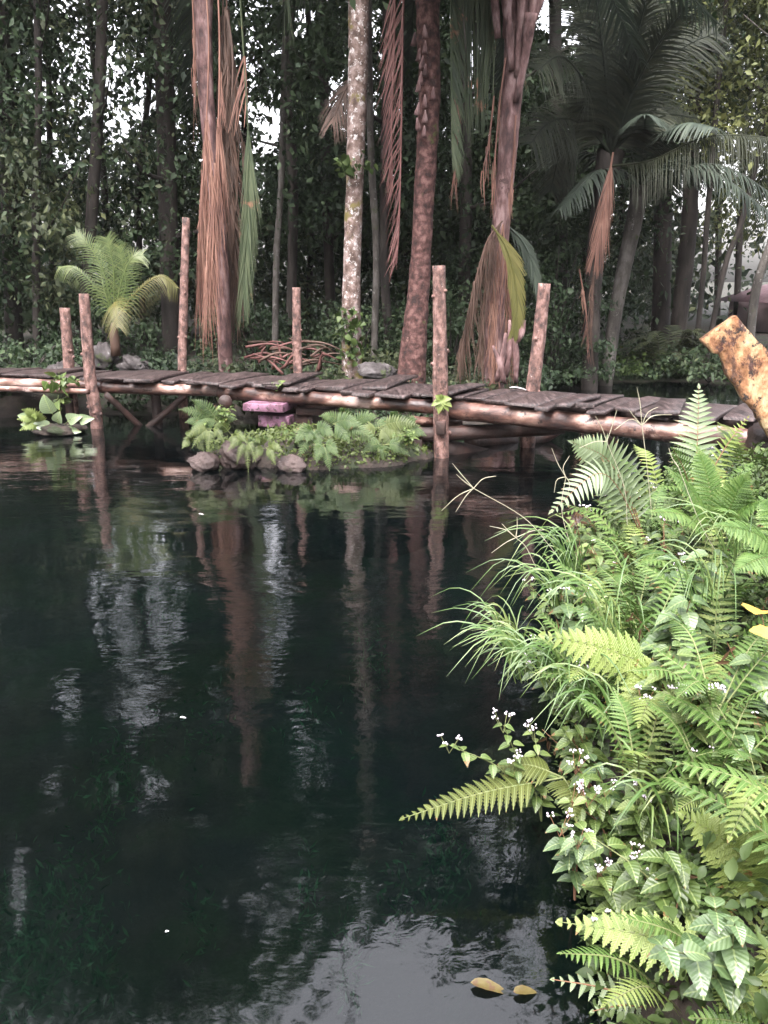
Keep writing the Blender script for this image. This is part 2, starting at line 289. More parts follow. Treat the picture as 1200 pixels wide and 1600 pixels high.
def water_mat():
    m, t, b = newmat('pond_water'); t.nodes.remove(b)
    v = coords(t, (.55, 1.5, 1)); n1 = noise(t, v, 2.6, 3, .5, .4)
    v3 = coords(t, (1, 1.35, 1)); n2 = noise(t, v3, 9, 3, .55, .6)
    vb = coords(t, (.25, .35, 1)); n3 = ramp(t, noise(t, vb, 1.1, 3), [(.40, (.06, .06, .06)), (.66, (1, 1, 1))])
    a = t.nodes.new('ShaderNodeMath'); a.operation = 'MULTIPLY_ADD'; a.inputs[1].default_value = .22; t.links.new(n2, a.inputs[0]); t.links.new(n1, a.inputs[2])
    w = t.nodes.new('ShaderNodeMath'); w.operation = 'MULTIPLY'; t.links.new(a.outputs[0], w.inputs[0]); cy = t.nodes.new('ShaderNodeSeparateXYZ'); t.links.new(coords(t), cy.inputs[0]); my = t.nodes.new('ShaderNodeMapRange'); t.links.new(cy.outputs['Y'], my.inputs[0]); my.inputs['From Min'].default_value = 1.7; my.inputs['From Max'].default_value = 3.2; my.inputs['To Min'].default_value = .3
    nm_ = t.nodes.new('ShaderNodeMath'); nm_.operation = 'MULTIPLY'; t.links.new(n3, nm_.inputs[0]); t.links.new(my.outputs[0], nm_.inputs[1]); t.links.new(nm_.outputs[0], w.inputs[1])
    bp = t.nodes.new('ShaderNodeBump'); bp.inputs['Strength'].default_value = .9; bp.inputs['Distance'].default_value = .017; t.links.new(w.outputs[0], bp.inputs['Height'])
    fr = t.nodes.new('ShaderNodeFresnel'); fr.inputs[0].default_value = 1.5; t.links.new(bp.outputs[0], fr.inputs['Normal'])
    gl = t.nodes.new('ShaderNodeBsdfGlossy'); gl.inputs['Roughness'].default_value = .035; gl.inputs['Color'].default_value = (1, 1, 1, 1); t.links.new(bp.outputs[0], gl.inputs['Normal'])
    tr = t.nodes.new('ShaderNodeBsdfTransparent'); tr.inputs[0].default_value = (.30, .40, .39, 1)
    df = t.nodes.new('ShaderNodeBsdfDiffuse'); vd = coords(t, (1, 1, 1)); t.links.new(ramp(t, noise(t, vd, .6, 4), [(.35, (.0004, .0009, .0010)), (.6, (.0010, .0027, .0034))]), df.inputs[0])
    mb = t.nodes.new('ShaderNodeMixShader'); mb.inputs[0].default_value = .35; t.links.new(tr.outputs[0], mb.inputs[1]); t.links.new(df.outputs[0], mb.inputs[2])
    mx = t.nodes.new('ShaderNodeMixShader'); t.links.new(fr.outputs[0], mx.inputs[0]); t.links.new(mb.outputs[0], mx.inputs[1]); t.links.new(gl.outputs[0], mx.inputs[2])
    t.links.new(mx.outputs[0], t.nodes['Material Output'].inputs[0]); return m
M['water'] = water_mat()

# ---------------------------------------------------------------- the setting: ground, water
EDGE_Y = np.array([-6, 0, 1.0, 1.7, 2.6, 3.6, 5.0, 5.8, 6.5, 7.3, 9.0, 12, 20, 300.])
EDGE_X = np.array([.55, .50, .55, .62, .72, .90, 1.25, 1.75, 2.6, 4.2, 6.6, 8.5, 11, 14.])
def bank_d(x, y): return (x - np.interp(y, EDGE_Y, EDGE_X)) * .8 + .05 * fnoise(x, y, 5, 3)
def shore_y(x): return np.interp(x, [-60, -8, -3, -1.9, 1.4, 2.3, 3.2, 4.5, 9, 60], [10, 11.6, 12.3, 11.4, 11.2, 13.5, 16.3, 16.8, 15.5, 15]) + .25 * np.sin(x * 2.3)
def ss(t): t = np.clip(t, 0, 1); return t * t * (3 - 2 * t)
def ground(x, y):
    d = bank_d(x, y); hb = -.95 + .95 * ss((d + .55) / .55) + .18 * ss(d / .15) + .42 * ss(d / 1.3)
    e = y - shore_y(x); hs_ = -.95 + .95 * ss((e + 1.2) / 1.2) + .22 * ss(e / .6) + .22 * ss(e / 4) + .012 * np.maximum(e, 0)
    h = np.maximum(hb, hs_)
    wl = -8.5 - x; h = np.maximum(h, -.95 + .95 * ss((wl + 1) / 1) + .3 * ss(wl))
    return h + .05 * fnoise(x, y, 2.2, 5) * (h > -.5) + .12 * fnoise(x, y, 1.1, 8) * (h <= -.5)
def graded(lo, hi, n, far): 
    a = np.linspace(lo, hi, n); k = np.geomspace(.3, far, 24)
    return np.concatenate([(lo - k)[::-1], a, hi + k])
gx = graded(-12, 9, 230, 250); gy = graded(-2, 20, 240, 250)
XX, YY = np.meshgrid(gx, gy); ZZ = ground(XX, YY)
n0, n1_ = ZZ.shape; idx = np.arange(n0 * n1_).reshape(n0, n1_)
gr = G().add(np.stack([XX, YY, ZZ], -1), np.stack([idx[:-1, :-1], idx[:-1, 1:], idx[1:, 1:], idx[1:, :-1]], -1).reshape(-1, 4)).link('ground', M['soil'])
tag(gr, 'dark muddy ground and banks round the pond', None, kind='structure')
wa = G().add([(-60, -8, 0), (60, -8, 0), (60, 60, 0), (-60, 60, 0)], [(0, 1, 2, 3)]).link('water', M['water'], smooth=False)
tag(wa, 'dark clear pond water with faint ripples', None, kind='structure')

# islet under the bridge
def rock_mesh(g, c, r, seed, nu=26, nv=16, rough=.22):
    a = np.linspace(0, 2 * math.pi, nu, endpoint=False); b = np.linspace(-1.5, 1.5, nv)
    A, B = np.meshgrid(a, b); d = np.stack([np.cos(A) * np.cos(B), np.sin(A) * np.cos(B), np.sin(B)], -1)
    rr = 1 + rough * fnoise(d[..., 0] * 2 + d[..., 2] * 1.7, d[..., 1] * 2 - d[..., 2], 1.5, seed) + rough * .35 * fnoise(d[..., 0] * 6 + d[..., 2] * 4, d[..., 1] * 6 - d[..., 2] * 5, 1.5, seed + 1)
    v = (d * rr[..., None] * np.array(r) + np.array(c)).reshape(-1, 3); id_ = np.arange(nu * nv).reshape(nv, nu); j = np.roll(id_, -1, 1)
    q = np.stack([id_[:-1], j[:-1], j[1:], id_[1:]], -1).reshape(-1, 4); k = len(v)
    g.add(np.vstack([v, v[:nu].mean(0), v[-nu:].mean(0)]), q, np.stack([j[0], id_[0], np.full(nu, k)], -1), np.stack([id_[-1], j[-1], np.full(nu, k + 1)], -1))
IS = (-.72, 9.15)
def islet(x, y):
    d = ((x - IS[0]) / 1.36) ** 2 + ((y - IS[1]) / .95) ** 2 + .18 * fnoise(x, y, 4, 21)
    return -1.35 + 1.35 * ss((1.36 - d) / .5) + .22 * ss(1.15 - d) * (.75 + .35 * fnoise(x, y, 3, 24)) + .05 * fnoise(x, y, 9, 23)
xs = np.linspace(IS[0] - 2.3, IS[0] + 2.3, 90); ys = np.linspace(IS[1] - 1.7, IS[1] + 1.7, 70); XX, YY = np.meshgrid(xs, ys)
idx = np.arange(XX.size).reshape(XX.shape)
o = G().add(np.stack([XX, YY, islet(XX, YY)], -1), np.stack([idx[:-1, :-1], idx[:-1, 1:], idx[1:, 1:], idx[1:, :-1]], -1).reshape(-1, 4)).link('mound', M['mound'])
tag(o, 'earthy brown mound rising from the water below the footbridge', None, kind='structure')

def one(name, label, cat, g, mat, group=None, smooth=True, kind=None):
    o = g.link(name, mat, smooth=smooth); return tag(o, label, cat, group, kind)
for k, (u, v, Y, r, lab, mt) in enumerate([
    (322, 722, 8.35, (.15, .16, .10), 'smooth purplish-brown rock at the left foot of the islet', 'wetrock'),
    (372, 712, 8.4, (.19, .16, .16), 'brown rock under the pale moss on the islet front', 'wetrock'),
    (455, 728, 8.30, (.16, .14, .10), 'low dark rock at the waterline beside a fallen yellow leaf', 'wetrock'),
    (165, 560, 12.9, (.22, .25, .22), 'lichen-spotted boulder below the young palm', 'rock'),
    (212, 572, 12.7, (.24, .25, .15), 'grey lichen-spotted boulder right of the young palm', 'rock'),
    (100, 580, 12.6, (.22, .2, .14), 'small pale rock behind the leftmost post', 'rock'),
    (588, 580, 11.9, (.26, .2, .13), 'flat pale grey rock behind the deck near the moss-covered palm', 'rock')]):
    g = G(); c = at(u, v, Y); rock_mesh(g, c, r, 40 + k, 40, 26, .42); one('rock', lab, 'rock', g, M[mt], 'rocks around the pond')

# ---------------------------------------------------------------- footbridge
DZ = .68
front = [(-160, 580), (0, 585.5), (140, 589), (285, 593), (350, 597), (500, 606), (620, 613), (700, 618), (850, 630), (1000, 643), (1170, 657), (1260, 664)]
FP = np.array([onz(u, v, DZ) for u, v in front])
seg = np.concatenate([[0], np.cumsum(np.linalg.norm(np.diff(FP, axis=0), axis=1))]); LEN = seg[-1]
def deck(s):                                       # point and direction on the front edge after s metres
    p = np.array([np.interp(s, seg, FP[:, k]) for k in range(3)]); q = np.array([np.interp(min(s + .4, LEN), seg, FP[:, k]) for k in range(3)]) - np.array([np.interp(max(s - .4, 0), seg, FP[:, k]) for k in range(3)])
    return p, nrm(q)
bridge = thing('wooden_footbridge', 'low footbridge of uneven dark wet planks laid on pinkish peeled logs across the pond', 'footbridge', (FP[5][0], FP[5][1], 0))
def plankg(g, c, d, L, w, th, tilt=0., twist=0., notch=0.):
    """board centre-front c, running along across-direction d (unit) for L, width w"""
    d = nrm(d); s = np.array([d[1], -d[0], 0]); n = 9; v = []
    for i in range(n):
        y = i / (n - 1); w0 = w / 2 * (1 + random.uniform(-.02, .02)); z = .012 * math.sin(y * 3 + tilt * 9)
        off = d * (y * L + (notch if 0 < i < n - 1 else 0))
        for sx, sz in ((-1, 0), (1, 0), (1, -1), (-1, -1)):
            e = random.uniform(-.035, .035) if i in (0, n - 1) else 0
            v.append(c + off + d * e + s * sx * w0 + np.array([0, 0, z + sz * th + sx * w * tilt + (y - .5) * twist]))
    f = []
    for i in range(n - 1):
        a = 4 * i
        for k in range(4): f.append((a + k, a + (k + 1) % 4, a + 4 + (k + 1) % 4, a + 4 + k))
    f += [(3, 2, 1, 0), (4 * n - 4, 4 * n - 3, 4 * n - 2, 4 * n - 1)]
    g.add(v, f)
s = .05; k = 0; lifted = 0
while s < LEN - .1:
    w = random.choice([.12, .16, .20, .24, .28, .34, .40]); p, d = deck(s + w / 2); ac = np.array([-d[1], d[0], 0]); ac = nrm(ac + d * random.uniform(-.05, .05))
    g = G(); th = random.uniform(.032, .055); out = random.choice([0, .03, .07, .13, -.05, .17, -.09])
    plankg(g, p - ac * out + np.array([0, 0, random.uniform(-.022, .018)]), ac, 1.04 + out + random.uniform(-.04, .10), w - .012, th, random.uniform(-.02, .02), random.uniform(-.015, .015))
    o = g.link('plank', M['plank'], bridge, smooth=False); k += 1
    b = o.modifiers.new('bevel', 'BEVEL'); b.width = .006; b.segments = 1
    s += w + random.choice([.004, .01, .02, .05])
for (u, v, du, L, w) in [(585, 603, 0, 1.25, .30), (690, 640 - 28, 0, .9, .22), (880, 629, 0, .75, .17), (430, 597, 0, 1.2, .34), (1040, 642, 0, .9, .25)]:   # boards lying on the others
    c = onz(u, v, DZ + .045); i = np.argmin(np.abs(FP[:, 0] - c[0])); s0 = seg[i]; p, d = deck(s0); ac = nrm(np.array([-d[1], d[0], 0]) + d * random.uniform(-.2, .25))
    g = G(); plankg(g, c, ac, L, w, .035, .01, .02); g.link('plank', M['plank'], bridge, smooth=False)
def log(pts, r, name='log_beam', mat='log', bump=.035, sides=14, n=26, label=None):
    g = G(); tube(g, spline(pts, n), r, sides, bump); return g.link(name, M[mat], bridge, label=label)
def edge_log(u0, v0, u1, v1, r, off=.10, z=None, **kw):
    c0 = onz(u0, v0, DZ - .05 - r if z is None else z); c1 = onz(u1, v1, DZ - .05 - r if z is None else z); m = (c0 + c1) / 2 + np.array([0, 0, random.uniform(-.01, .01)])
    return log([c0, m, c1], [r * .98, r * .9, r * .84], **kw)
edge_log(-140, 594, 160, 603, .070)
edge_log(-140, 601, 139, 612, .045, z=.545, label='thin pinkish pole below the left end of the deck')
edge_log(142, 604, 352, 611, .085, z=.54)
edge_log(346, 613, 692, 637, .095, z=.53)
edge_log(694, 639, 1075, 678, .115, z=.50, label='thick peeled pinkish log with a pale worn patch')
edge_log(1040, 672, 1260, 700, .11, z=.50)
for a, b in (((-140), 360), (350, 700), (690, 1230)):                # rear stringers
    pa = [P for P in FP if True]
    i0 = np.interp(a, [f[0] for f in front], seg); i1 = np.interp(b, [f[0] for f in front], seg)
    q = []
    for s_ in np.linspace(i0, i1, 4):
        p, d = deck(s_); q.append(p + np.array([-d[1], d[0], 0]) * .85 + np.array([0, 0, -.15]))
    log(q, .09, mat='darkwood')
def bpost(pts, r, Y=None, label=None, mat='post', name='post'):
    P = spline(pts, 40); g = G(); tube(g, P, r, 14, .04)
    for _ in range(5):                              # cut branch knots
        i = random.randint(3, 26); a = random.uniform(2.4, 6.9); c = P[i]; rr = np.interp(i / 39, np.linspace(0, 1, len(r)), r)
        d = np.array([math.cos(a), -abs(math.sin(a)), .3]); tube(g, np.array([c + d * rr * .6, c + d * rr * 1.12, c + d * rr * 1.28]), [rr * .36, rr * .3, rr * .16], 7, .05)
    return g.link(name, M[mat], bridge, label=label)
def postpx(px, Y, rpx, down=-.95, lean=None, **kw):
    P = [at(u, v, Y) for u, v in px]; e = P[-1]; e2 = e + (e - P[-2]) * .2; e2[2] = down; P.append(e2)
    bpost(P, [q * Y / F for q in rpx], **kw)
YB = lambda u: deck(np.interp(u, [f[0] for f in front], seg))[0][1]
postpx([(131, 459), (135, 515), (141, 590), (149, 640), (152, 672)], YB(140) - .12, [7.6, 8.5, 9.5, 9.5, 9.5], label='bent knobbly post left of the bridge front, standing in the water')
postpx([(686, 415), (687, 500), (688, 600), (690, 720)], YB(690) - .16, [9.5, 10.2, 12.2, 12, 12], label='tall front post with dark knots and a leafy sprig')
postpx([(101, 481), (107, 560), (110, 600)], YB(105) + 1.15, [7.5, 8.5, 9], label='leftmost short post behind the deck')
postpx([(291, 340), (287, 470), (285, 600)], YB(285) + 1.12, [5.5, 6.8, 7.5], label='tallest slim grey-brown post behind the deck')
postpx([(463, 449), (464, 530), (466, 600)], YB(464) + 1.1, [6, 7, 7.5], label='dark slim post behind the middle of the deck')
postpx([(851, 443), (842, 530), (831, 620), (824, 700)], YB(835) + 1.05, [9.5, 10.5, 12, 12], label='pinkish post leaning right behind the deck')
for u, dy in ((60, 1.0), (225, .5), (1000, .9), (1090, .3)):
    c = deck(np.interp(u, [f[0] for f in front], seg))[0] + np.array([0, dy, 0]); g = G(); tube(g, spline([c + [0, 0, -.12], c + [.02, 0, -1.6]], 10), .07, 10, .05); g.link('post', M['darkwood'], bridge)
def br(a, b, r, mat='darkwood', name='brace'): g = G(); tube(g, spline([a, b], 10), r, 8, .05); g.link(name, M[mat], bridge)
Yl = YB(220)
br(at(165, 616, Yl), at(245, 690, Yl + .5), .045); br(at(290, 618, Yl + .2), at(205, 690, Yl + .3), .045)
Yr = YB(700)
br(at(640, 657, Yr + .1), at(720, 662, Yr + .3), .055, 'log', 'crossbeam'); br(at(648, 680, Yr - .05), at(880, 668, Yr + .2), .085, name='crossbeam')
br(at(684, 700, Yr + .05), at(850, 738, Yr + .8), .13, name='crossbeam'); br(at(875, 665, Yr + .9), at(760, 735, Yr + .7), .10)
br(at(705, 712, Yr + .3), at(830, 722, Yr + .95), .12, name='crossbeam'); br(at(735, 690, Yr + .6), at(800, 690, Yr + .9), .14, name='crossbeam'); br(at(648, 672, Yr + .2), at(690, 676, Yr + .25), .09)
def box(g, c, sx, sy, sz, rz=0, j=.006):
    v = []
    for x, y, z in [(a, b, c_) for c_ in (-1, 1) for a, b in ((-1, -1), (1, -1), (1, 1), (-1, 1))]:
        X = x * sx / 2; Y = y * sy / 2; v.append((c[0] + X * math.cos(rz) - Y * math.sin(rz) + random.uniform(-j, j), c[1] + X * math.sin(rz) + Y * math.cos(rz) + random.uniform(-j, j), c[2] + z * sz / 2 + random.uniform(-j, j)))
    g.add(v, [(0, 3, 2, 1), (4, 5, 6, 7), (0, 1, 5, 4), (1, 2, 6, 5), (2, 3, 7, 6), (3, 0, 4, 7)])
def boxpart(u, v, Y, sx, sy, sz, mat, name, rz=-.25, label=None):
    g = G(); box(g, at(u, v, Y), sx, sy, sz, rz); o = g.link(name, M[mat], bridge, smooth=False, label=label); b = o.modifiers.new('b', 'BEVEL'); b.width = .008; b.segments = 2
Ym = YB(420)
boxpart(422, 633, Ym + .06, .54, .5, .10, 'pink', 'support_block', label='pink painted block under the log')
boxpart(436, 655, Ym + .10, .42, .4, .15, 'pink', 'support_block', label='lower pink block with stained patches')
boxpart(470, 655, Ym + .25, .46, .4, .2, 'darkwood', 'support_block')
boxpart(500, 640, Ym + .12, .52, .4, .09, 'darkwood', 'support_block')
g = G(); tube(g, np.array([at(352, 628, Ym - .12), at(352, 626, Ym + .5)]), .085, 14, .03); g.link('crossbeam', M['darkwood'], bridge)
g = G(); tube(g, np.array([at(345, 641, Ym - .05), at(345, 641, Ym + .5)]), .06, 14, .03); g.link('crossbeam', M['darkwood'], bridge)
boxpart(655, 690, Yr + .12, .16, .5, .15, 'darkwood', 'support_block')
boxpart(690, 668, Yr - .2, .10, .12, .15, 'darkwood', 'support_block')
boxpart(905, 633, YB(905) - .02, .3, .05, .05, 'plank', 'support_block')

# broken orange slab at the right end
yc = 5.4
TL, TR = at(1096, 531, yc), at(1144, 497, yc + .05); ax = nrm(at(1290, 760, yc + .1) - at(1118, 514, yc)); sid = TR - TL
g = G(); vs = []; N = 26
for i in range(N):
    t_ = i / (N - 1) * .98; base = TL + ax * t_
    l = base + sid * ((.0 if t_ < .14 else (.16 if t_ < .26 else .02)) + random.uniform(-.05, .05) * (i > 0)); r_ = base + sid * (1.12 + .45 * t_ + random.uniform(-.02, .02))
    for j in range(9):
        q = l + (r_ - l) * j / 8; vs.append(q + np.array([0, -.012 * math.sin(j * 1.7 + i * .9) + random.uniform(-.006, .006), 0]))
    for j in range(9): q = l + (r_ - l) * (8 - j) / 8; vs.append(q + np.array([.02, .10 + random.uniform(-.01, .01), 0]))
idx = np.arange(N * 18).reshape(N, 18); jn = np.roll(idx, -1, 1)
g.add(vs, np.stack([idx[:-1], jn[:-1], jn[1:], idx[1:]], -1).reshape(-1, 4), idx[:1, ::-1], idx[-1:])
one('broken_timber', 'splintered orange-brown timber slab leaning at the right end of the footbridge', 'timber', g, M['cutwood'], smooth=False)
g = G(); c = at(1205, 700, 5.75); tube(g, spline([c + [0, 0, .16], c + [.02, .02, 0], c + [.05, 0, -.55]], 12), [.15, .19, .24], 16, .09)
one('tree_stump', 'dark rotten stump below the splintered orange slab', 'stump', g, M['darkwood'])

# ---------------------------------------------------------------- openings in the canopy (as seen directly and mirrored in the pond)
GAPS = [(168, 92, 20, 22, .25), (215, 140, 42, 45, .30), (180, 190, 24, 26, .3), (238, 170, 12, 10, .1), (40, 130, 12, 22, .45), (72, 210, 17, 16, .2), (97, 240, 16, 18, .25), (222, 378, 14, 16, .1), (298, 140, 10, 20, .35),
        (420, 205, 24, 46, .03), (398, 175, 20, 22, .4), (432, 150, 16, 14, .4), (475, 32, 18, 26, .15), (400, 5, 20, 12, .3), (428, 80, 12, 12, .3), (527, 150, 22, 40, .35), (575, 60, 26, 70, .45), (585, 150, 14, 50, .5), (860, 22, 34, 34, .06), (882, 60, 24, 20, .2), (948, 25, 12, 18, .3), (1010, 45, 12, 22, .3),
        (218, 10, 10, 12, .3), (1068, 285, 26, 30, .35), (1095, 310, 18, 26, .35), (1065, 500, 34, 14, .5), (1150, 262, 26, 12, .4), (1040, 262, 14, 10, .4), (740, 80, 20, 70, .6), (1000, 120, 18, 10, .4), (745, 105, 10, 40, .5), (1120, 45, 12, 10, .4)]
RGAPS = [(222, 870, 55, 60, .55), (215, 975, 62, 70, .6), (418, 870, 24, 60, .2), (215, 1100, 55, 62, .35), (110, 1095, 18, 45, .45), (232, 1238, 50, 32, .25), (482, 1190, 32, 62, .12), (420, 1010, 26, 45, .5), (560, 985, 20, 60, .6), (515, 1392, 90, 16, .3), (395, 1150, 14, 40, .5),
         (600, 1535, 135, 100, .0), (640, 1650, 240, 165, .0), (785, 1330, 40, 60, .1), (880, 1490, 90, 90, .25), (700, 1620, 160, 120, .0), (430, 1440, 40, 20, .5), (415, 1500, 20, 18, .4), (455, 1335, 30, 12, .5), (30, 1400, 14, 50, .5), (820, 1060, 30, 60, .5), (335, 1110, 14, 50, .5), (150, 930, 16, 60, .5), (640, 1130, 18, 60, .5), (300, 1290, 40, 12, .4), (575, 1130, 14, 40, .4), (460, 930, 18, 30, .5), (90, 1230, 20, 20, .5), (705, 1060, 16, 50, .6), (370, 1420, 30, 12, .4)]
def keep(P, soft=1.):
    u, v = pix(P); Q = P.copy(); Q[:, 2] *= -1; u2, v2 = pix(Q); pr = np.ones(len(P))
    for (a, b, gs_, uu, vv) in ((0, 0, GAPS, u, v), (0, 0, RGAPS, u2, v2)):
        for (cx, cy, rx, ry, kp) in gs_:
            d = np.sqrt(((uu - cx) / rx) ** 2 + ((vv - cy) / ry) ** 2) + .25 * np.sin(uu * .11 + vv * .07) + .2 * np.sin(vv * .19 - uu * .05)
            k_ = kp * (.45 if gs_ is GAPS else .3) ; pr = np.minimum(pr, np.clip(k_ + (1 - k_) * np.clip((d - .85) / .35, 0, 1), 0, 1))
    return rng.random(len(P)) < pr

def leaves(g, C, per, spread, size, flat=.6, tpl=LEAF2, gaps=True):
    """per leaves round each clump centre"""
    C = np.asarray(C); N = len(C) * per
    P = np.repeat(C, per, 0) + rng.normal(size=(N, 3)) * np.array([1, 1, flat]) * np.repeat(np.broadcast_to(spread, (len(C),)), per)[:, None]
    P = P[P[:, 2] > .2]
    if gaps: P = P[keep(P)]
    N = len(P); d = rng.normal(size=(N, 3)); d[:, 2] -= .7; z = rng.normal(size=(N, 3)) * .7; z[:, 2] += .8; z[:, 1] -= .3
    scatter(g, tpl, P, d, z, size * rng.choice([.42, .58, .75, 1.05, 1.45], N) * rng.uniform(.8, 1.2, N))

def tree(name, label, px, Y, rpx, crown, mat='bark', leaf='forest', group='forest trees behind the footbridge', per=150, size=.115, cl=None, cat='tree', z0=None, limbs=5, ncl=None, spread=.38, top=None):
    """px: photo points of the trunk from base up (the line runs on above the frame); crown: (z0, z1, radius, clumps)"""
    P = [at(u, v, Y) for u, v in px]; b = P[0].copy(); b[2] = min(b[2], float(ground(b[0], b[1]))) - .1; P[0] = b
    d = nrm(P[-1] - P[-2]); H = top or min(crown[1], Y * .80); e = P[-1]
    if e[2] < H: dd = np.array([d[0] * .5, d[1], max(d[2], .6)]); P.append(e + nrm(dd) * (H - e[2]) * .5); P.append(P[-1] + np.array([random.uniform(-.3, .3), 0, (H - e[2]) * .5]))
    root = thing(name, label, cat, (b[0], b[1], b[2]), group)
    path = spline(P, 34); g = G(); tube(g, path, [r * Y / F for r in rpx], 12, .04)
    cz0, cz1, cr, nc = crown; C = []
    tz = path[:, 2]
    for _ in range(limbs):                          # limbs
        z = random.uniform(max(cz0, 2.5), cz1 * .9); c = np.array([np.interp(z, tz, path[:, k]) for k in range(3)]); a = random.uniform(0, 6.28); L = cr * random.uniform(.5, 1)
        q = c + np.array([math.cos(a) * L, math.sin(a) * L, L * random.uniform(.3, .9)]); m = (c + q) / 2 + [0, 0, -.1 * L]
        rb = rpx[-1] * Y / F; tube(g, spline([c, m, q], 8), [rb * .55, rb * .3, rb * .1], 6, .05)
    g.link('trunk', M[mat], root)
    z = rng.uniform(0, 1, nc) ** .9 * (cz1 - cz0) + cz0; a = rng.uniform(0, 6.28, nc); r = cr * np.sqrt(rng.uniform(.02, 1, nc)) * np.clip(.55 + .6 * np.sin((z - cz0) / (cz1 - cz0) * 3), .4, 1)
    C = np.stack([np.interp(z, tz, path[:, 0]) + r * np.cos(a), np.interp(z, tz, path[:, 1]) + r * np.sin(a), z], -1)
    g = G(); leaves(g, C, per, rng.uniform(.6, 1.4, nc) * spread, size); g.link('crown', M[leaf], root, smooth=False)
    return root

# trees whose trunks show, left to right
T = [
 ('dark trunk at the far left edge of the wood', [(18, 520), (14, 300), (8, 100)], 16.5, [13, 11, 9], (1.6, 17, 2.3, 150), 'bark', 'forest'),
 ('slim dark trunk with leafy branches, second from the left edge', [(52, 525), (56, 330), (60, 100)], 15.2, [6, 5, 4], (1.8, 13, 1.9, 130), 'bark', 'forest2'),
 ('dark leaning trunk behind the young palm', [(118, 520), (140, 380), (152, 200), (160, 0)], 15.8, [9, 8, 6], (2.5, 16, 2.1, 120), 'bark', 'forest'),
 ('tall shadowy trunk between the young palm and the pink-fronded palm', [(268, 545), (262, 300), (255, 60)], 16.8, [15, 13, 11], (2.2, 18, 2.2, 150), 'bark', 'forest'),
 ('thin grey trunk right of the drooping green frond', [(428, 545), (432, 400), (440, 260)], 14.8, [5, 4.5, 4], (3.0, 12, 1.3, 50), 'barkthin', 'forest'),
 ('forked dark tree left of the pale lichen trunk', [(452, 552), (458, 300), (448, 150), (452, 20)], 16.0, [7, 8, 7], (3.2, 17, 2.3, 150), 'bark', 'forest'),
 ('slim dark trunk just behind the pale lichen trunk', [(520, 560), (512, 350), (505, 100)], 17.5, [8, 7, 6], (2.4, 17, 2.0, 110), 'bark', 'forest'),
 ('slender grey trunk with white lichen spots left of the red palm', [(583, 560), (588, 400), (580, 250), (576, 60)], 13.9, [5.5, 5, 4.5], (5.2, 14, 1.6, 70), 'barkthin', 'forest'),
 ('black slim trunk behind the hanging red frond', [(612, 555), (600, 400), (604, 100)], 15.0, [7, 6.5, 6], (3.6, 16, 1.8, 100), 'bark', 'forest'),
 ('shadowed trunk between the red palm and the pink palm', [(722, 560), (728, 300), (724, 60)], 17.0, [9, 8, 7], (1.6, 17, 2.3, 170), 'bark', 'forest'),
 ('leafy dark tree left of the large right palm', [(872, 560), (878, 350), (868, 80)], 18.0, [10, 9, 8], (.9, 17, 2.4, 230), 'bark', 'forest'),
 ('black trunk just right of the leaning palm', [(1032, 540), (1036, 350), (1030, 150)], 19.0, [14, 12, 10], (3.2, 15, 2.4, 120), 'bark', 'forest'),
 ('thick black trunk splaying at its foot above the fern bush', [(1058, 520), (1068, 440), (1078, 330), (1084, 180)], 18.0, [13, 11, 9], (5.0, 16, 2.4, 110), 'bark', 'forest'),
 ('thin olive trunk with a sideways branch near the house', [(1090, 512), (1098, 440), (1106, 330)], 17.0, [4, 4, 3.5], (4.4, 10, 1.6, 36), 'bark', 'forest3'),
 ('thin black trunk leaning right across the clearing', [(1106, 508), (1132, 420), (1166, 320)], 16.6, [4, 4, 4], (4.4, 11, 1.6, 36), 'bark', 'forest3'),
 ('spotted thin trunk leaning right in front of the house', [(1170, 560), (1180, 460), (1205, 380), (1230, 300)], 15.6, [7, 6, 6], (4.5, 12, 1.8, 50), 'barkthin', 'forest3'),
]
for lab, px, Y, r, cr, mt, lf in T: tree('forest_tree', lab, px, Y, r, cr, mt, lf)
# side branches of the right-hand thin trees
# second row, standing deeper in the wood
back = [(-120, 15.5, 'forest'), (-40, 19, 'forest'), (85, 21, 'forest'), (170, 22.5, 'forest'), (225, 20, 'forest2'), (330, 19.5, 'forest'), (385, 23, 'forest'), (480, 21.5, 'forest2'), (555, 20, 'forest'), (640, 21, 'forest'),
        (690, 24, 'forest2'), (760, 19.5, 'forest'), (820, 22, 'forest'), (915, 21, 'forest'), (965, 24, 'forest2'), (1150, 27, 'forest3'), (1215, 24, 'forest3'), (1290, 18, 'forest3'), (1120, 31, 'forest3')]
names = ['outermost left', 'second from the left', 'third from the left', 'fourth from the left', 'fifth from the left', 'sixth from the left', 'seventh from the left', 'eighth from the left', 'ninth from the left', 'tenth from the left',
         'tenth from the right', 'ninth from the right', 'eighth from the right', 'seventh from the right', 'sixth from the right', 'fifth from the right', 'fourth from the right', 'outermost right', 'third from the right']
for (u, Y, lf), nm in zip(back, names):
    lowz = 3.4 if u > 1050 else .8
    tree('background_tree', 'dim leafy tree deep in the wood, %s in the back row' % nm, [(u, 530), (u + random.uniform(-12, 12), 300), (u + random.uniform(-25, 25), 100)], Y, [5, 4, 3], (lowz, Y * .82 + 2, 2.9, 190 if u < 1050 else 90), 'bark', lf,
         'back row of forest trees', per=100, size=.165, spread=.55)
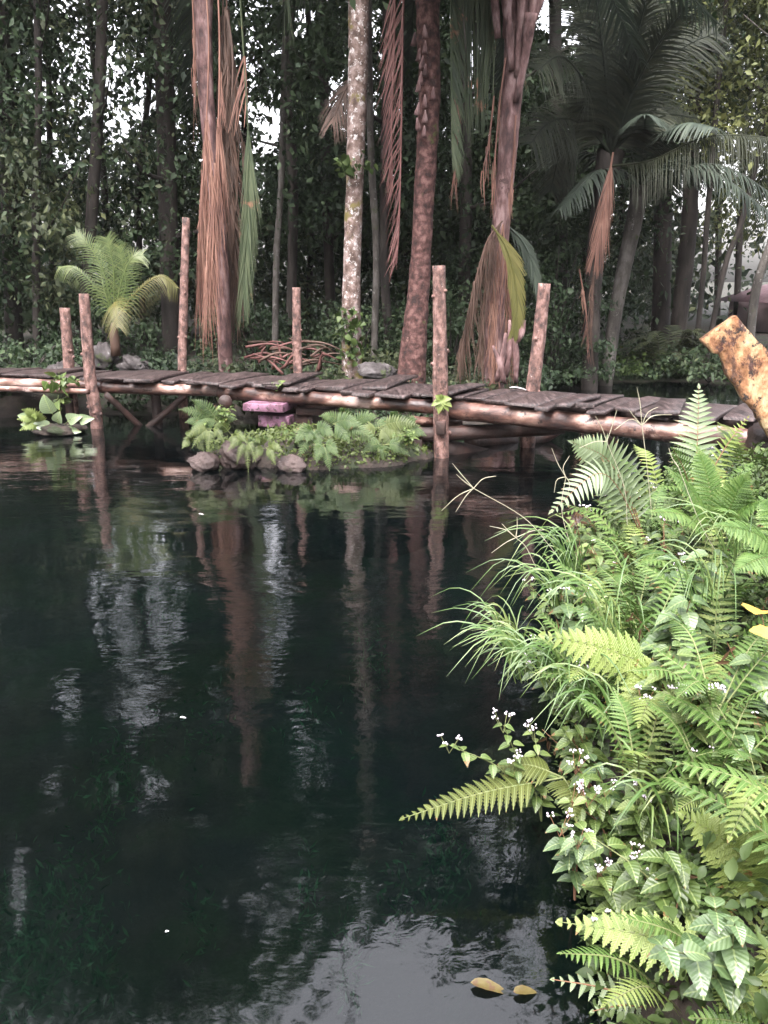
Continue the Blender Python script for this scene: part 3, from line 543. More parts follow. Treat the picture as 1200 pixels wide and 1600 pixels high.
# far wood
g = G(); N = 2600; a = rng.uniform(-.62, .62, N); Rr = rng.uniform(29, 44, N); z = rng.uniform(.3, 1, N) ** 1.2 * 0 + rng.uniform(.3, 32, N)
C = np.stack([np.sin(a) * Rr, np.cos(a) * Rr, z], -1); uu, vv = pix(C)
C = C[~((uu > 1045) & (C[:, 2] > .8) & (C[:, 2] < 9) & (rng.random(N) < .65))]
leaves(g, C, 95, 1.15, .33)
one('distant_wood', 'dense mass of distant forest foliage behind the trees', None, g, M['far'], smooth=False, kind='stuff')
g = G(); N = 1500; a = rng.uniform(.85, 2 * math.pi - .85, N); Rr = rng.uniform(13, 20, N); C = np.stack([np.sin(a) * Rr, np.cos(a) * Rr, rng.uniform(.5, 15, N)], -1)
leaves(g, C, 36, .9, .42, gaps=False); one('sky_blocking_wood', 'unseen forest foliage added on the other sides to block low sky light', None, g, M['far'], smooth=False, kind='stuff')  # unseen foliage added beside and behind the camera to block low sky light
# high leafy boughs, only mirrored in the pond
for k, (u2, v2, Y, n) in enumerate([(60, 1300, 12.5, 90), (260, 1420, 12.0, 110), (330, 1560, 11.5, 110), (120, 1540, 11.5, 110), (640, 1330, 14, 60), (-60, 1450, 12, 90), (930, 1330, 14, 70), (560, 1290, 14.5, 60)]): pass

# shrubs along the far bank
def shrub(u, v, Y, r, h, n, lf, lab, size=.085, tpl=LEAF2, group='shrubs along the far bank', name='shrub', per=55):
    b = at(u, v, Y); b[2] = max(float(ground(b[0], b[1])), 0.02); root = thing(name, lab, 'shrub', b, group)
    g = G(); C = []
    for i in range(6):
        a = random.uniform(0, 6.28); q = b + [math.cos(a) * r * .6, math.sin(a) * r * .5, h * random.uniform(.5, 1)]; tube(g, spline([b, (b + q) / 2 + [0, 0, .1 * h], q], 6), [.02, .012, .005], 5, .05)
    g.link('stem', M['bark'], root)
    a = rng.uniform(0, 6.28, n); rr = r * np.sqrt(rng.random(n)); z = rng.random(n) * h * np.sqrt(np.clip(1 - (rr / r) ** 2 * .8, .1, 1))
    C = np.stack([b[0] + rr * np.cos(a), b[1] + rr * np.sin(a) * .8, b[2] + z], -1); g = G(); leaves(g, C, per, .12, size, tpl=tpl, gaps=False); g.link('foliage', M[lf], root, smooth=False)
for q in [
 (40, 545, 13.6, 1.2, .75, 50, 'forest', 'dark low shrub on the far-left bank'), (-40, 560, 13.0, 1.0, .7, 40, 'forest', 'shaded shrub at the left edge behind the deck'),
 (235, 570, 13.2, .8, .55, 44, 'forest', 'leafy shrub right of the lichen-spotted boulders'), (300, 572, 12.6, .5, .4, 30, 'forest', 'low shrub at the foot of the pink dead fronds'),
 (355, 568, 12.7, .55, .5, 40, 'forest2', 'strappy bright shrub between pink fronds and the frond heap'), (440, 582, 11.9, .6, .26, 44, 'litter', 'pale green ground plant in front of the dead frond heap'),
 (505, 580, 11.8, .55, .26, 40, 'litter', 'light green ground plant at the foot of the pale lichen trunk'), (600, 565, 13.0, .75, .55, 44, 'forest2', 'olive shrub between the pale trunk and the red palm'),
 (555, 545, 14.6, .9, 1.2, 46, 'forest', 'dark shrub behind the pale lichen trunk'), (705, 545, 14.2, .9, 1.7, 60, 'forest', 'tall light-flecked shrub left of the yellowing frond'),
 (725, 585, 12.3, .5, .3, 30, 'forest2', 'small shrub behind the tall front post'), (650, 540, 15.2, .9, 1.3, 46, 'forest', 'dark shrub right behind the red palm base'),
 (860, 560, 15.5, 1.2, 2.6, 110, 'forest', 'tall glossy-leaved shrub behind the right rear post'), (895, 585, 16.6, .9, .6, 44, 'forest', 'low dark shrub on the shore left of the leaning palm'),
 (975, 590, 16.9, 1.2, .35, 40, 'litter', 'mossy low growth on the shore below the fern bush'), (1110, 570, 16.2, 1.5, .8, 60, 'forest', 'dark shrub behind the orange slab'),
 (400, 530, 16.2, 1.2, 1.4, 60, 'forest', 'dark shrub behind the frond heap'), (480, 540, 15.8, 1.0, 1.2, 50, 'forest', 'dim shrub right of the frond heap'), (150, 540, 15.6, 1.2, 1.4, 60, 'forest', 'dark shrub behind the young palm'),
 (800, 575, 13.6, .7, .5, 36, 'forest', 'low shrub around the pink palm base')]:
    shrub(*q[:-1], q[-1])
# feathery fern bush on the far shore
b = at(1035, 588, 16.8); b[2] = .1; root = thing('fern_bush', 'spreading feathery green fern bush on the far shore left of the orange slab', 'fern', b); g = G(); gs = G()
for k in range(46):
    a = random.uniform(0, 6.28); L = random.uniform(.7, 1.3); h = random.uniform(.3, .95); d = np.array([math.cos(a), math.sin(a) * .8, 0])
    q0 = b + d * .15; q1 = b + d * L * .5 + [0, 0, h]; q2 = b + d * L + [0, 0, h * .8]; frond(g, [q0, q1, q2], 24, .24, .016, start=.2, gs=gs, rr=.006, tpl=PINNA)
g.link('frond', M['fern'] if False else M['forest2'], root, smooth=False); gs.link('stem', M['bark'], root)

# ---------------------------------------------------------------- palms
def palmroot(name, lab, px, Y, rpx, mat, cat='palm', top=9, rings=True):
    P = [at(u, v, Y) for u, v in px]; b = P[0].copy(); b[2] = min(b[2], float(ground(b[0], b[1]))) - .1; P[0] = b
    e = P[-1]; 
    if top and e[2] < top: P.append(e + nrm(P[-1] - P[-2]) * np.array([.4, .4, 1]) * (top - e[2]))
    root = thing(name, lab, cat, b, 'palms behind the footbridge'); path = spline(P, 70); g = G(); tube(g, path, [r * Y / F for r in rpx], 18, .035); g.link('trunk', M[mat], root); return root, path
def pf(root, px, Y, n, L, wid, mat, lab=None, zref=(0, -1, 0), fwd=2.2, grav=.5, sides=(-1, 1), rr=.018, jit=.16, start=.1, prof=None, name='frond', n2=1):
    """palm frond: px photo points with their own depths; leaflets hang"""
    P = [at(p[0], p[1], Y + (p[2] if len(p) > 2 else 0)) for p in px]; g = G(); ne = int(n)
    for k in range(n2): frond(g, P, ne, L, wid, zref, prof or (lambda x: np.minimum(1, .5 + 3 * x) * (1 - .55 * x ** 2)), fwd, start, STRAP, grav, jit, sides, rr=rr if k == 0 else .001)
    o = g.link(name, M[mat], root, smooth=False, label=lab); return o
def hang(root, px, Y, n, L, spread, mat, wid=.012, lab=None, start=.3, lv=.35, rr=.012):
    """dead frond hanging down: strands of uneven length along a rachis"""
    P = spline([at(p[0], p[1], Y) for p in px], 40); g = G(); tube(g, P, [rr, rr, rr * .4], 6, .05, caps=False); tt = np.linspace(0, 1, 40)
    n = int(n * 1.25); wid *= .55; t = rng.uniform(start, 1, n) ** .9; pos = np.stack([np.interp(t, tt, P[:, k]) for k in range(3)], -1); sd_ = rng.choice([-1, 1], n)
    d = np.stack([sd_ * rng.uniform(.15, 1, n) * spread, rng.uniform(-.6, .1, n) * spread, -np.ones(n)], -1); pos = pos + rng.normal(size=(n, 3)) * [.012, .02, 0]; l = L * rng.uniform(max(.2, 1 - lv * 2), 1.15, n)
    for v_ in (0, 1):
        m = (np.arange(n) % 2) == v_; tv, tf = STRAP4; tv = tv.copy(); tv[:, 0] += (tv[:, 1] ** 2 * 9 - tv[:, 1] * 6) * (1 if v_ else -1)
        scatter(g, (tv, tf), pos[m], d[m], np.stack([rng.normal(size=m.sum()) * .7, -np.ones(m.sum()), np.zeros(m.sum())], -1), l[m], wid * rng.uniform(.35, 1.6, m.sum()))
    return g.link('frond', M[mat], root, smooth=False, label=lab)
def crownfr(root, c, n, L, mat, elev=(-20, 75), Ll=.55, wid=.018, seed=0, az=None):
    """fronds of a palm head, around c"""
    r = random.Random(seed)
    for k in range(n):
        a = r.uniform(0, 6.28) if az is None else az[k]; e = R(r.uniform(*elev)); d = np.array([math.cos(a) * math.cos(e), math.sin(a) * math.cos(e), math.sin(e)]); l = L * r.uniform(.8, 1.15)
        q = [c, c + d * l * .5 + [0, 0, .05 * l], c + d * l + [0, 0, -.28 * l * math.cos(e)]]
        g = G(); frond(g, q, 46, Ll, wid, (0, 0, 1), lambda x: np.minimum(1, .4 + 2 * x) * (1 - .7 * x ** 2), .7, .14, STRAP, .55, .08, rr=.02); g.link('frond', M[mat], root, smooth=False)

# palm A, pink dead fronds
A, pa = palmroot('coconut_palm', 'palm at left hung with long pink-brown dead fronds down to the deck', [(352, 578), (345, 400), (326, 200), (318, 60), (318, -60)], 12.7, [11, 10, 11, 14, 14], 'pinkbark', top=6.6)
crownfr(A, pa[-1], 10, 2.7, 'palm', (-20, 42), .7, .03, 3)
hang(A, [(318, -60), (326, 60), (322, 200), (314, 330), (310, 430)], 12.1, 150, 1.15, .12, 'dead', .015, 'pink-brown dead frond hanging straight down the trunk', start=.42)
hang(A, [(338, -60), (343, 60), (341, 200), (333, 320), (322, 430)], 12.0, 150, 1.15, .12, 'dead', .015, 'pink-brown dead frond hanging down to the deck', start=.42)
hang(A, [(326, 220), (332, 300), (328, 400)], 11.95, 70, 1.2, .17, 'dead', .012, start=.2)
hang(A, [(300, -20), (303, 60), (302, 140)], 12.5, 24, .75, .05, 'dead', .010, start=.2)
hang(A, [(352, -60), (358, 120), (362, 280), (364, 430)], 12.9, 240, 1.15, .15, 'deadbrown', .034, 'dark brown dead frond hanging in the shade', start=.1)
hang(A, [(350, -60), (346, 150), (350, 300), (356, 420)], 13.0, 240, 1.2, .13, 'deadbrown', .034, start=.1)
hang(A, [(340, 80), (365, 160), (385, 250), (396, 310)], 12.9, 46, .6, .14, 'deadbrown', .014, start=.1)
pf(A, [(372, -60), (378, 40), (385, 150), (389, 260), (385, 380), (380, 460)], 12.3, 70, .80, .013, 'palmgreen', 'drooping grey-green frond hanging beside the pink ones', fwd=5.5, start=.5, n2=1, rr=.016, jit=.3)
pf(A, [(382, 88), (384, 120), (386, 150)], 12.3, 6, .62, .018, 'dead', fwd=1.8, sides=(1,), start=.0)
hang(A, [(342, 90), (346, 140), (350, 170)], 12.4, 10, .7, .16, 'dead', .014, start=0)
hang(A, [(446, -60), (448, -20), (450, 10)], 12.6, 16, .8, .14, 'palmgreen', .012, start=.1)
# pale lichen trunk B
Bp, pb = palmroot('palm_tree', 'straight pale trunk speckled with white lichen, left of the red palm', [(551, 590), (549, 480), (552, 350), (557, 200), (560, 60), (560, -60)], 12.6, [17, 13.5, 12.5, 14, 15, 15], 'lichen', top=8.2)
crownfr(Bp, pb[-1], 9, 2.3, 'palm', (-50, 10), .7, .03, 5)
pf(Bp, [(556, 110, .3), (535, 150, .2), (520, 190, 0)], 12.8, 24, .5, .012, 'deadbrown', fwd=1.6)
g = G()
for (u, v) in ((538, 250), (535, 262), (562, 262), (545, 500), (538, 520), (560, 505), (553, 490), (548, 530), (556, 540), (560, 560), (540, 548)):
    C = at(u, v, 12.35)[None]; leaves(g, C, 16, .09, .10, tpl=HEART, gaps=False)
g.link('creeper', M['litter'], Bp, smooth=False)
# red palm C
Cp, pc = palmroot('palm_tree', 'dark red-brown palm trunk patched with moss, leaning at its foot', [(640, 592), (648, 520), (656, 430), (663, 300), (671, 150), (668, 20), (668, -60)], 12.4, [25, 18, 15, 15, 16, 17, 17], 'redbark', top=6.8)
crownfr(Cp, pc[-1], 10, 2.7, 'palm', (-20, 42), .7, .03, 6)
pf(Cp, [(632, -60), (629, 60), (627, 200), (624, 340), (620, 410)], 12.1, 60, .55, .010, 'deadred', 'dark red dead frond hanging left of its trunk', fwd=2.1, sides=(1,), n2=1, grav=.35, jit=.35)
pf(Cp, [(618, -60), (616, 60), (612, 200), (614, 300)], 12.25, 60, .45, .011, 'deadred', fwd=2.6, sides=(1,), n2=1, grav=.35, jit=.3)

pf(Cp, [(704, -60), (705, 60), (706, 200), (708, 260)], 12.1, 90, .42, .018, 'palmgreen', 'grey-green frond hanging right of the red palm, brown at its end', fwd=1.9, sides=(-1,), n2=1, grav=.35, jit=.25)
hang(Cp, [(712, 120), (713, 200), (712, 270)], 12.15, 40, .55, .12, 'dead', .012, start=0)
pf(Cp, [(690, -60), (735, -30), (765, 0), (778, 30)], 12.3, 70, .80, .017, 'palmgreen', 'grey-green frond arching over toward the pink palm', fwd=.8, n2=1, grav=1.6)
for i in range(14):
    g = G(); c = pc[-30] + [random.uniform(-.15, .15), -.17, 0]; c = at(660 + random.uniform(-14, 20), 60 + i * 12, 12.2); tube(g, spline([c, c + [random.uniform(-.04, .04), -.02, .16]], 5), [.045, .03, .008], 7, .15, flat=.5)
    g.link('leaf_base', M['pinkbark'], Cp)
# pink palm D
Dp, pd = palmroot('coconut_palm', 'pinkish palm trunk flaring at its top, dead brown fronds round its base', [(772, 592), (774, 470), (782, 360), (792, 250), (800, 150), (806, 60), (808, -60)], 12.3, [17, 14, 13, 14, 15, 19, 28], 'pinkbark', top=6.4)
crownfr(Dp, pd[-1], 10, 2.7, 'palm', (-20, 42), .7, .03, 8)
for (a, b_) in (((778, 60), (762, -80)), ((800, 110), (780, -80)), ((815, 110), (845, -80)), ((822, 60), (868, -80)), ((808, 120), (815, -80)), ((790, 60), (795, -80)), ((806, 160), (830, 20))):
    g = G(); tube(g, spline([at(a[0], a[1], 12.15), at((a[0] + b_[0]) / 2 + 2, (a[1] + b_[1]) / 2, 12.1), at(b_[0], b_[1], 12.0)], 12), [.045, .06, .09], 8, .06, flat=.5); g.link('leaf_base', M['pinkbark'], Dp)
hang(Dp, [(790, 90), (781, 160), (773, 250), (768, 320)], 12.0, 24, .5, .07, 'dead', .010, start=.2)
hang(Dp, [(772, 150), (764, 220), (754, 270)], 12.1, 16, .45, .12, 'dead', .010, start=.1)
hang(Dp, [(806, 180), (802, 250), (796, 320)], 12.0, 26, .5, .06, 'dead', .012, start=.1)
for k, (px, nn) in enumerate([([(785, 345), (760, 380), (738, 460), (722, 530)], 40), ([(782, 350), (768, 400), (755, 480), (750, 560)], 44), ([(786, 350), (775, 420), (770, 500), (772, 560)], 40), ([(786, 352), (792, 430), (800, 500), (806, 560)], 34), ([(780, 355), (748, 420), (730, 500), (712, 565)], 34)]):
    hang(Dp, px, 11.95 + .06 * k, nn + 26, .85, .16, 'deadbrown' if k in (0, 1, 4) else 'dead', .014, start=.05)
pf(Dp, [(768, 352), (790, 385), (803, 430), (808, 480), (802, 520)], 11.75, 40, .40, .018, 'palmyellow', 'yellowing frond curving down the right side of the trunk', fwd=3.2, sides=(-1, 1), n2=2, jit=.08, grav=.2)
pf(Dp, [(790, 350), (815, 375), (832, 410), (842, 450)], 12.4, 26, .3, .016, 'palm', fwd=2.4)
for (u0, v0, u1, v1) in ((790, 520, 776, 596), (800, 505, 806, 598), (806, 540, 818, 500), (796, 500, 790, 590), (770, 540, 788, 600)):
    g = G(); tube(g, spline([at(u0, v0, 11.8), at((u0 + u1) / 2 + 3, (v0 + v1) / 2, 11.75), at(u1, v1, 11.8)], 8), [.02, .05, .035], 7, .12, flat=.4); g.link('leaf_base', M['pinkbark'], Dp)
# right dark palm E
Ep, pe = palmroot('coconut_palm', 'large dark palm at right with spreading grey-green plumes and a pink dead frond', [(925, 585), (926, 480), (932, 380), (945, 290), (955, 235)], 15.2, [13, 12, 13, 16, 20], 'bark', top=0)
hc = pe[-1]
for k, (px, L) in enumerate([([(955, 240), (925, 150), (880, 90, -1.5), (838, 110, -2.5)], 1.0), ([(955, 240), (935, 120), (905, 10), (880, -60, -.5)], 1.0), ([(955, 240), (950, 120), (960, 0), (975, -90)], 1.0), ([(955, 240), (975, 130), (1010, 30), (1050, -40)], 1.0),
      ([(955, 240), (1000, 150), (1060, 80), (1120, 50)], 1.0), ([(955, 240), (900, 190), (860, 190, -1), (828, 225, -1.5)], .9), ([(955, 240), (990, 205), (1040, 180), (1090, 185, .5)], .9), ([(955, 240), (915, 200), (880, 230), (860, 300)], .8),
      ([(955, 240), (965, 150), (1000, 90, 1), (1040, 90, 2)], 1.0), ([(955, 240), (930, 160), (900, 130, 1), (860, 150, 2)], 1.0), ([(955, 240), (940, 60, -.5), (920, -60, -1)], 1.0), ([(955, 245), (985, 100, -.5), (1020, -40, -1)], .9), ([(955, 245), (1000, 120, -.5), (1070, 10, -1.2)], .9)]):
    pf(Ep, px, 15.0, 84, L * .9, .017, 'palmdark', fwd=.75, grav=.35, n2=1, jit=.12, rr=.03, zref=(.2, -1, .5), start=.12)
pf(Ep, [(955, 260), (1020, 250, -.3), (1100, 215, -.8), (1180, 213, -1.2), (1240, 225, -1.4)], 14.8, 100, .55, .010, 'palmmid', 'grey-green frond arching out to the right with comb-like hanging leaflets', fwd=.3, grav=1.3, n2=1, jit=.05, zref=(0, -.3, 1), rr=.022)
pf(Ep, [(958, 238), (948, 300), (938, 360), (932, 385)], 14.4, 60, .62, .010, 'dead', 'pinkish dead frond folded down against the trunk', fwd=4.5, n2=1, jit=.3)
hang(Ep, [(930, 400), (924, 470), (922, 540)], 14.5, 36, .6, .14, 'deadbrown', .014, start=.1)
hang(Ep, [(905, 420), (915, 480), (920, 540)], 14.6, 26, .5, .2, 'dead', .01, start=.2)
Fp, pf_ = palmroot('palm_tree', 'grey palm trunk leaning right behind the large dark palm', [(945, 570), (960, 500), (975, 420), (990, 350), (1000, 290)], 15.9, [11, 10, 11, 12, 12], 'barkthin', top=0)
crownfr(Fp, pf_[-1], 9, 2.6, 'palm', (0, 70), .7, .03, 9)
# pale palm at the right top
Hp, ph = palmroot('palm_tree', 'pale hazy palm at the top right edge above the house', [(1290, 560), (1275, 300), (1260, 60)], 17.2, [12, 11, 10], 'barkthin', top=0)
for px in ([(1262, 60), (1190, 10), (1120, 20, -.8), (1060, 60, -1.5)], [(1262, 60), (1180, -30), (1120, -60)], [(1262, 60), (1210, 110), (1170, 190, -.5), (1150, 280, -1)], [(1262, 60), (1200, 130, .5), (1120, 150, 1), (1060, 190, 1.5)], [(1262, 60), (1160, -20, 1), (1060, 0, 2)], [(1262, 60), (1215, 170), (1190, 280), (1180, 360)], [(1262, 60), (1190, 90, .6), (1110, 80, 1), (1050, 120, 1.5)]):
    pf(Hp, px, 17.0, 60, .55, .009, 'palmmid', fwd=.7, grav=.8, n2=1, jit=.12, rr=.014, zref=(0, -.6, 1))
# young coconut palm at left
yc_ = at(178, 520, 12.6); Yp = thing('young_palm', 'young yellow-green coconut palm behind the bent front post', 'palm', yc_)
g = G(); tube(g, spline([yc_ + [0, 0, -.35], yc_, yc_ + [0, 0, .15]], 6), [.08, .07, .03], 9, .1); g.link('stem', M['deadbrown'], Yp)
for px, L, mt, gv in [([(178, 500), (164, 432), (140, 385), (118, 365)], .42, 'palmgreen2', .3), ([(178, 500), (178, 430), (172, 390), (166, 372)], .42, 'palmgreen2', .2), ([(178, 500), (190, 440), (205, 405), (222, 398)], .40, 'palmgreen2', .3),
       ([(178, 500), (150, 450), (118, 420), (92, 418)], .28, 'palmgreen2', .8), ([(180, 500), (215, 455), (250, 432), (276, 450)], .30, 'palmyellow', .9), ([(178, 500), (178, 475, -.5), (180, 478, -.9), (184, 510, -1.1)], .42, 'palmyellow', .5), ([(178, 500), (160, 440), (158, 400, .3), (150, 380, .5)], .40, 'palmgreen2', .2), ([(178, 500), (196, 450), (192, 410), (186, 385)], .38, 'palmgreen2', .2)]:
    if 'palmgreen2' not in M: M['palmgreen2'] = leafm('young_palm_leaf', [(0, (.06, .10, .025)), (.5, (.13, .19, .055)), (1, (.24, .28, .10))], .3, .45, .4, 1, k=.55)
    pf(Yp, px, 12.55, 30, L * .85, .009, mt, fwd=.75, grav=gv, n2=1, jit=.05, rr=.012, zref=(0, -1, .5))
# heap of dead fronds
b = at(455, 568, 12.6); b[2] = float(ground(b[0], b[1])); root = thing('dead_frond_heap', 'tangled heap of fallen reddish dead fronds and sticks behind the deck', 'dead fronds', b)
for k in range(34):
    g = G(); c = at(random.uniform(405, 525), random.uniform(538, 575), 12.6 + random.uniform(-.4, .5)); a = random.uniform(-.5, .7) if random.random() < .6 else random.uniform(1, 2.2); L = random.uniform(.3, .8)
    d = np.array([math.cos(a), random.uniform(-.3, .3), math.sin(a) * .5]); tube(g, spline([c - d * L / 2, c + [0, 0, .06], c + d * L / 2], 8), [.022, .018, .006], 6, .1); g.link('dead_stalk', M['deadred' if k % 2 else 'deadbrown'], root)

# house across the clearing
hb = at(1168, 530, 24); hz = float(ground(hb[0], hb[1])); house = thing('house', 'pink plastered house with a purplish roof behind the trees at right', 'house', (hb[0] + 2, hb[1] + 1.5, hz))
x0, z1 = hb[0] + .75, at(1168, 472, 24)[2]
g = G(); box(g, (x0 + 2.6, 25.8, (hz + z1) / 2), 5.0, 3.6, z1 - hz, 0, 0); g.link('wall', M['wall'], house, smooth=False)
zr = at(1168, 445, 24)[2]; g = G(); g.add([(x0 - .35, 23.6, z1 - .02), (x0 + 5.6, 23.6, z1 - .02), (x0 + 5.6, 28, z1 - .02), (x0 - .35, 28, z1 - .02), (x0 + .75, 25.8, zr + .12), (x0 + 4.4, 25.8, zr + .12)], [(0, 1, 5, 4), (2, 3, 4, 5)], [(1, 2, 5), (3, 0, 4)], [(3, 2, 1, 0)]); g.link('roof', M['roof'], house, smooth=False)
g = G(); box(g, (x0 + .5, 23.97, hz + (z1 - hz) * .55), .5, .08, .12, 0, 0); g.link('window_sill', M['white'], house, smooth=False)
for k in range(2):
    g = G(); box(g, (x0 + .95 + k * 1.7, 23.98, hz + (z1 - hz) * .62), .7, .05, .7, 0, 0); w_ = g.link('window', M['dark'], house, smooth=False)
g = G(); box(g, (x0 + .95, 23.93, hz + (z1 - hz) * .34), 1.8, .16, .07, 0, 0); g.link('ledge', M['white'], house, smooth=False)
g = G(); box(g, (x0 + .05, 23.95, hz + (z1 - hz) * .6), .12, .12, (z1 - hz) * .78, 0, 0); g.link('corner_post', M['white'], house, smooth=False)

hm = bpy.data.materials.new('haze_air'); hm.use_nodes = True; ht = hm.node_tree; ht.nodes.remove(ht.nodes['Principled BSDF']); pv = ht.nodes.new('ShaderNodeVolumePrincipled')
pv.inputs['Color'].default_value = (.93, .92, .95, 1); pv.inputs['Density'].default_value = .00025; ht.links.new(pv.outputs[0], ht.nodes['Material Output'].inputs['Volume'])
g = G(); box(g, (0, 12, 16), 130, 110, 44, 0, 0); tag(g.link('haze', hm, smooth=False), 'thin damp air between the trees', None, kind='stuff')
# ---------------------------------------------------------------- near plants
def lab_ord(i): return ['nearest the camera', 'second nearest the camera', 'third nearest the camera', 'fourth nearest the camera', 'fifth nearest the camera', 'sixth nearest the camera', 'seventh nearest the camera', 'eighth nearest the camera', 'ninth nearest the camera', 'tenth nearest the camera', 'eleventh nearest the camera', 'twelfth nearest the camera', 'thirteenth nearest the camera', 'fourteenth nearest the camera'][i]
def fernplant(lab, base, fr, mat, group='ferns on the near bank', tpl=PINNAS, n=20, L=.12, wid=.016, mats=None, rr=.0035, grav=.12):
    """fr: list of (tip3d, arch height[, L])"""
    root = thing('fern', lab, 'fern', base, group)
    for i, q in enumerate(fr):
        tip, arch = np.asarray(q[0]), q[1]; Lx = q[2] if len(q) > 2 else L; mid = (np.asarray(base) + tip) / 2 + [0, 0, arch]
        zz = q[3] if len(q) > 3 else (0, 0, 1)
        nn = q[4] if len(q) > 4 else n
        g = G(); gs = G(); frond(g, [base, mid, tip], nn, Lx, wid * Lx / .12, zz, start=.22, fwd=.3, tpl=tpl, grav=grav, gs=gs, rr=rr, jit=.04); o = g.link('frond', M[(mats or [mat])[i % len(mats or [mat])]], root, smooth=False)
        s_ = gs.link('rachis', M['redstem' if mat == 'fernpale' else 'stem'], root); 
        s_.parent = o; s_.location = (0, 0, 0)
    return root
def rf(base, n, L, up=.5, s=None, rnd=random):     # random arching fronds round a base
    out = []
    for k in range(n):
        a = k / n * 6.28 + rnd.uniform(-.4, .4); l = L * rnd.uniform(.75, 1.15); e = rnd.uniform(.25, .9)
        out.append((np.asarray(base) + [math.cos(a) * l * math.cos(e), math.sin(a) * l * math.cos(e), l * math.sin(e) * .75], l * rnd.uniform(.12, .25)))
    return out
def bankpt(x, y, dz=0.): return np.array([x, y, max(float(ground(x, y)), 0) + dz])
CAMV = lambda p: tuple(nrm(np.array([0, 0, CAMZ]) - p))     # facing up and to the open water
# key ferns (base, tips)
def key(lab, bpx, bY, tips, mat, **kw):
    base = at(bpx[0], bpx[1], bY)
    fr = [(at(t[0], t[1], t[2]), t[3], t[4], t[5] if len(t) > 5 else (0, -.5, 1), t[6] if len(t) > 6 else 20) for t in tips]
    return fernplant(lab, base, fr, mat, **kw)
key('tall pale fern arching left over the water below the deck', (1010, 850), 4.3, [(893, 690, 4.2, .16, .185, (-.3, -.9, .3), 24), (860, 800, 4.0, .30, .16, (0, -.7, .7), 20), (940, 740, 4.4, .12, .12, (0, -1, .3), 18)], 'fernpale', wid=.0095, tpl=PINNA)
key('upright pale fern in front of the orange slab', (1085, 790), 4.3, [(1092, 603, 4.5, .04, .17, (0, -1, .15), 17), (1170, 650, 4.4, .05, .09, (0, -1, .3), 16), (1050, 700, 4.1, .04, .12, (0, -1, .3), 16)], 'fernpale', wid=.0095, tpl=PINNA, mats=['fernpale', 'fernlight', 'fern'])
key('bushy mid-green fern at the top right of the bank', (1120, 850), 3.7, [(1040, 730, 3.6, .06, .12), (1090, 700, 3.8, .06, .12), (1170, 740, 3.6, .05, .12), (1200, 780, 3.5, .05, .12), (1010, 800, 3.4, .06, .1), (1140, 800, 3.3, .08, .1)], 'fern')
key('dark green fern at the right edge with broad fronds', (1240, 900), 3.0, [(1120, 820, 2.9, .06, .12), (1150, 890, 2.75, .06, .11), (1190, 780, 3.1, .06, .12)], 'fern')
key('pale yellow fern frond jutting left over the grass', (1040, 1050), 2.55, [(846, 992, 2.5, .02, .105, (0, -.9, .6), 13), (975, 1120, 2.45, .05, .10, (0, -1, .5), 12)], 'fernlight', wid=.022, rr=.003)
key('long olive fern frond stretched out over the dark water', (880, 1215), 2.35, [(625, 1280, 2.25, .02, .085, (.1, -.35, 1), 19), (770, 1200, 2.4, .03, .07, (0, -.3, 1), 16), (900, 1280, 2.1, .03, .08, (0, -.5, 1), 14)], 'fernolive', wid=.0155)
key('bright fern at the lower right edge, large arching frond', (1230, 1450), 1.75, [(1065, 1272, 1.8, .06, .105, (-.2, -.8, .7), 16), (1180, 1300, 1.75, .05, .10, (0, -.9, .6), 15), (1150, 1240, 1.9, .10, .09, (0, -.6, 1), 15)], 'fernlight', wid=.019)
key('bright yellow-green frond pointing left near the waterline', (1150, 1505), 1.62, [(872, 1440, 1.75, .02, .085, (0, -.8, .9), 14)], 'fernlight', wid=.021)
key('light green fern in the bottom right corner', (1230, 1640), 1.45, [(1100, 1480, 1.5, .03, .075, (0, -.8, .8), 16), (1080, 1590, 1.42, .03, .065, (0, -.8, .8), 14), (1190, 1470, 1.5, .03, .07, (0, -.8, .8), 14)], 'fernlight', wid=.014, mats=['fernlight', 'fern', 'fernlight'])
key('half-drowned pale fern low at the water edge', (1030, 1580), 1.68, [(862, 1530, 1.72, .02, .055, (0, -.5, 1), 9), (925, 1580, 1.66, .02, .05, (0, -.5, 1), 9)], 'fernpale', wid=.016)
key('curled young fern with a hooked yellow-green tip', (1130, 1330), 2.0, [(1050, 1270, 1.9, .10, .045, (0, -.6, 1), 20), (1160, 1240, 2.0, .06, .06, (0, -.6, 1), 16)], 'fernlight', wid=.008)
for i, (x, y) in enumerate([(1.15, 2.05), (1.0, 2.6), (1.3, 2.9), (1.05, 3.2), (1.5, 3.4), (1.35, 3.9), (1.8, 4.1), (1.6, 4.7), (2.1, 4.8), (1.95, 5.4), (1.1, 1.5), (2.6, 5.6)]):
    b = bankpt(x, y, .08); fernplant('small bank fern growing among the herbs, %s' % lab_ord([10, 0, 1, 2, 3, 4, 5, 6, 7, 8, 9, 11].index(i) if i in [10, 0, 1, 2, 3, 4, 5, 6, 7, 8, 9, 11] else 12), b, rf(b + np.array([0, 0, .1]), 8, .55), 'fern', L=.10, wid=.0105, group='small ferns on the near bank', n=18, mats=['fern', 'fern', 'fernlight'])
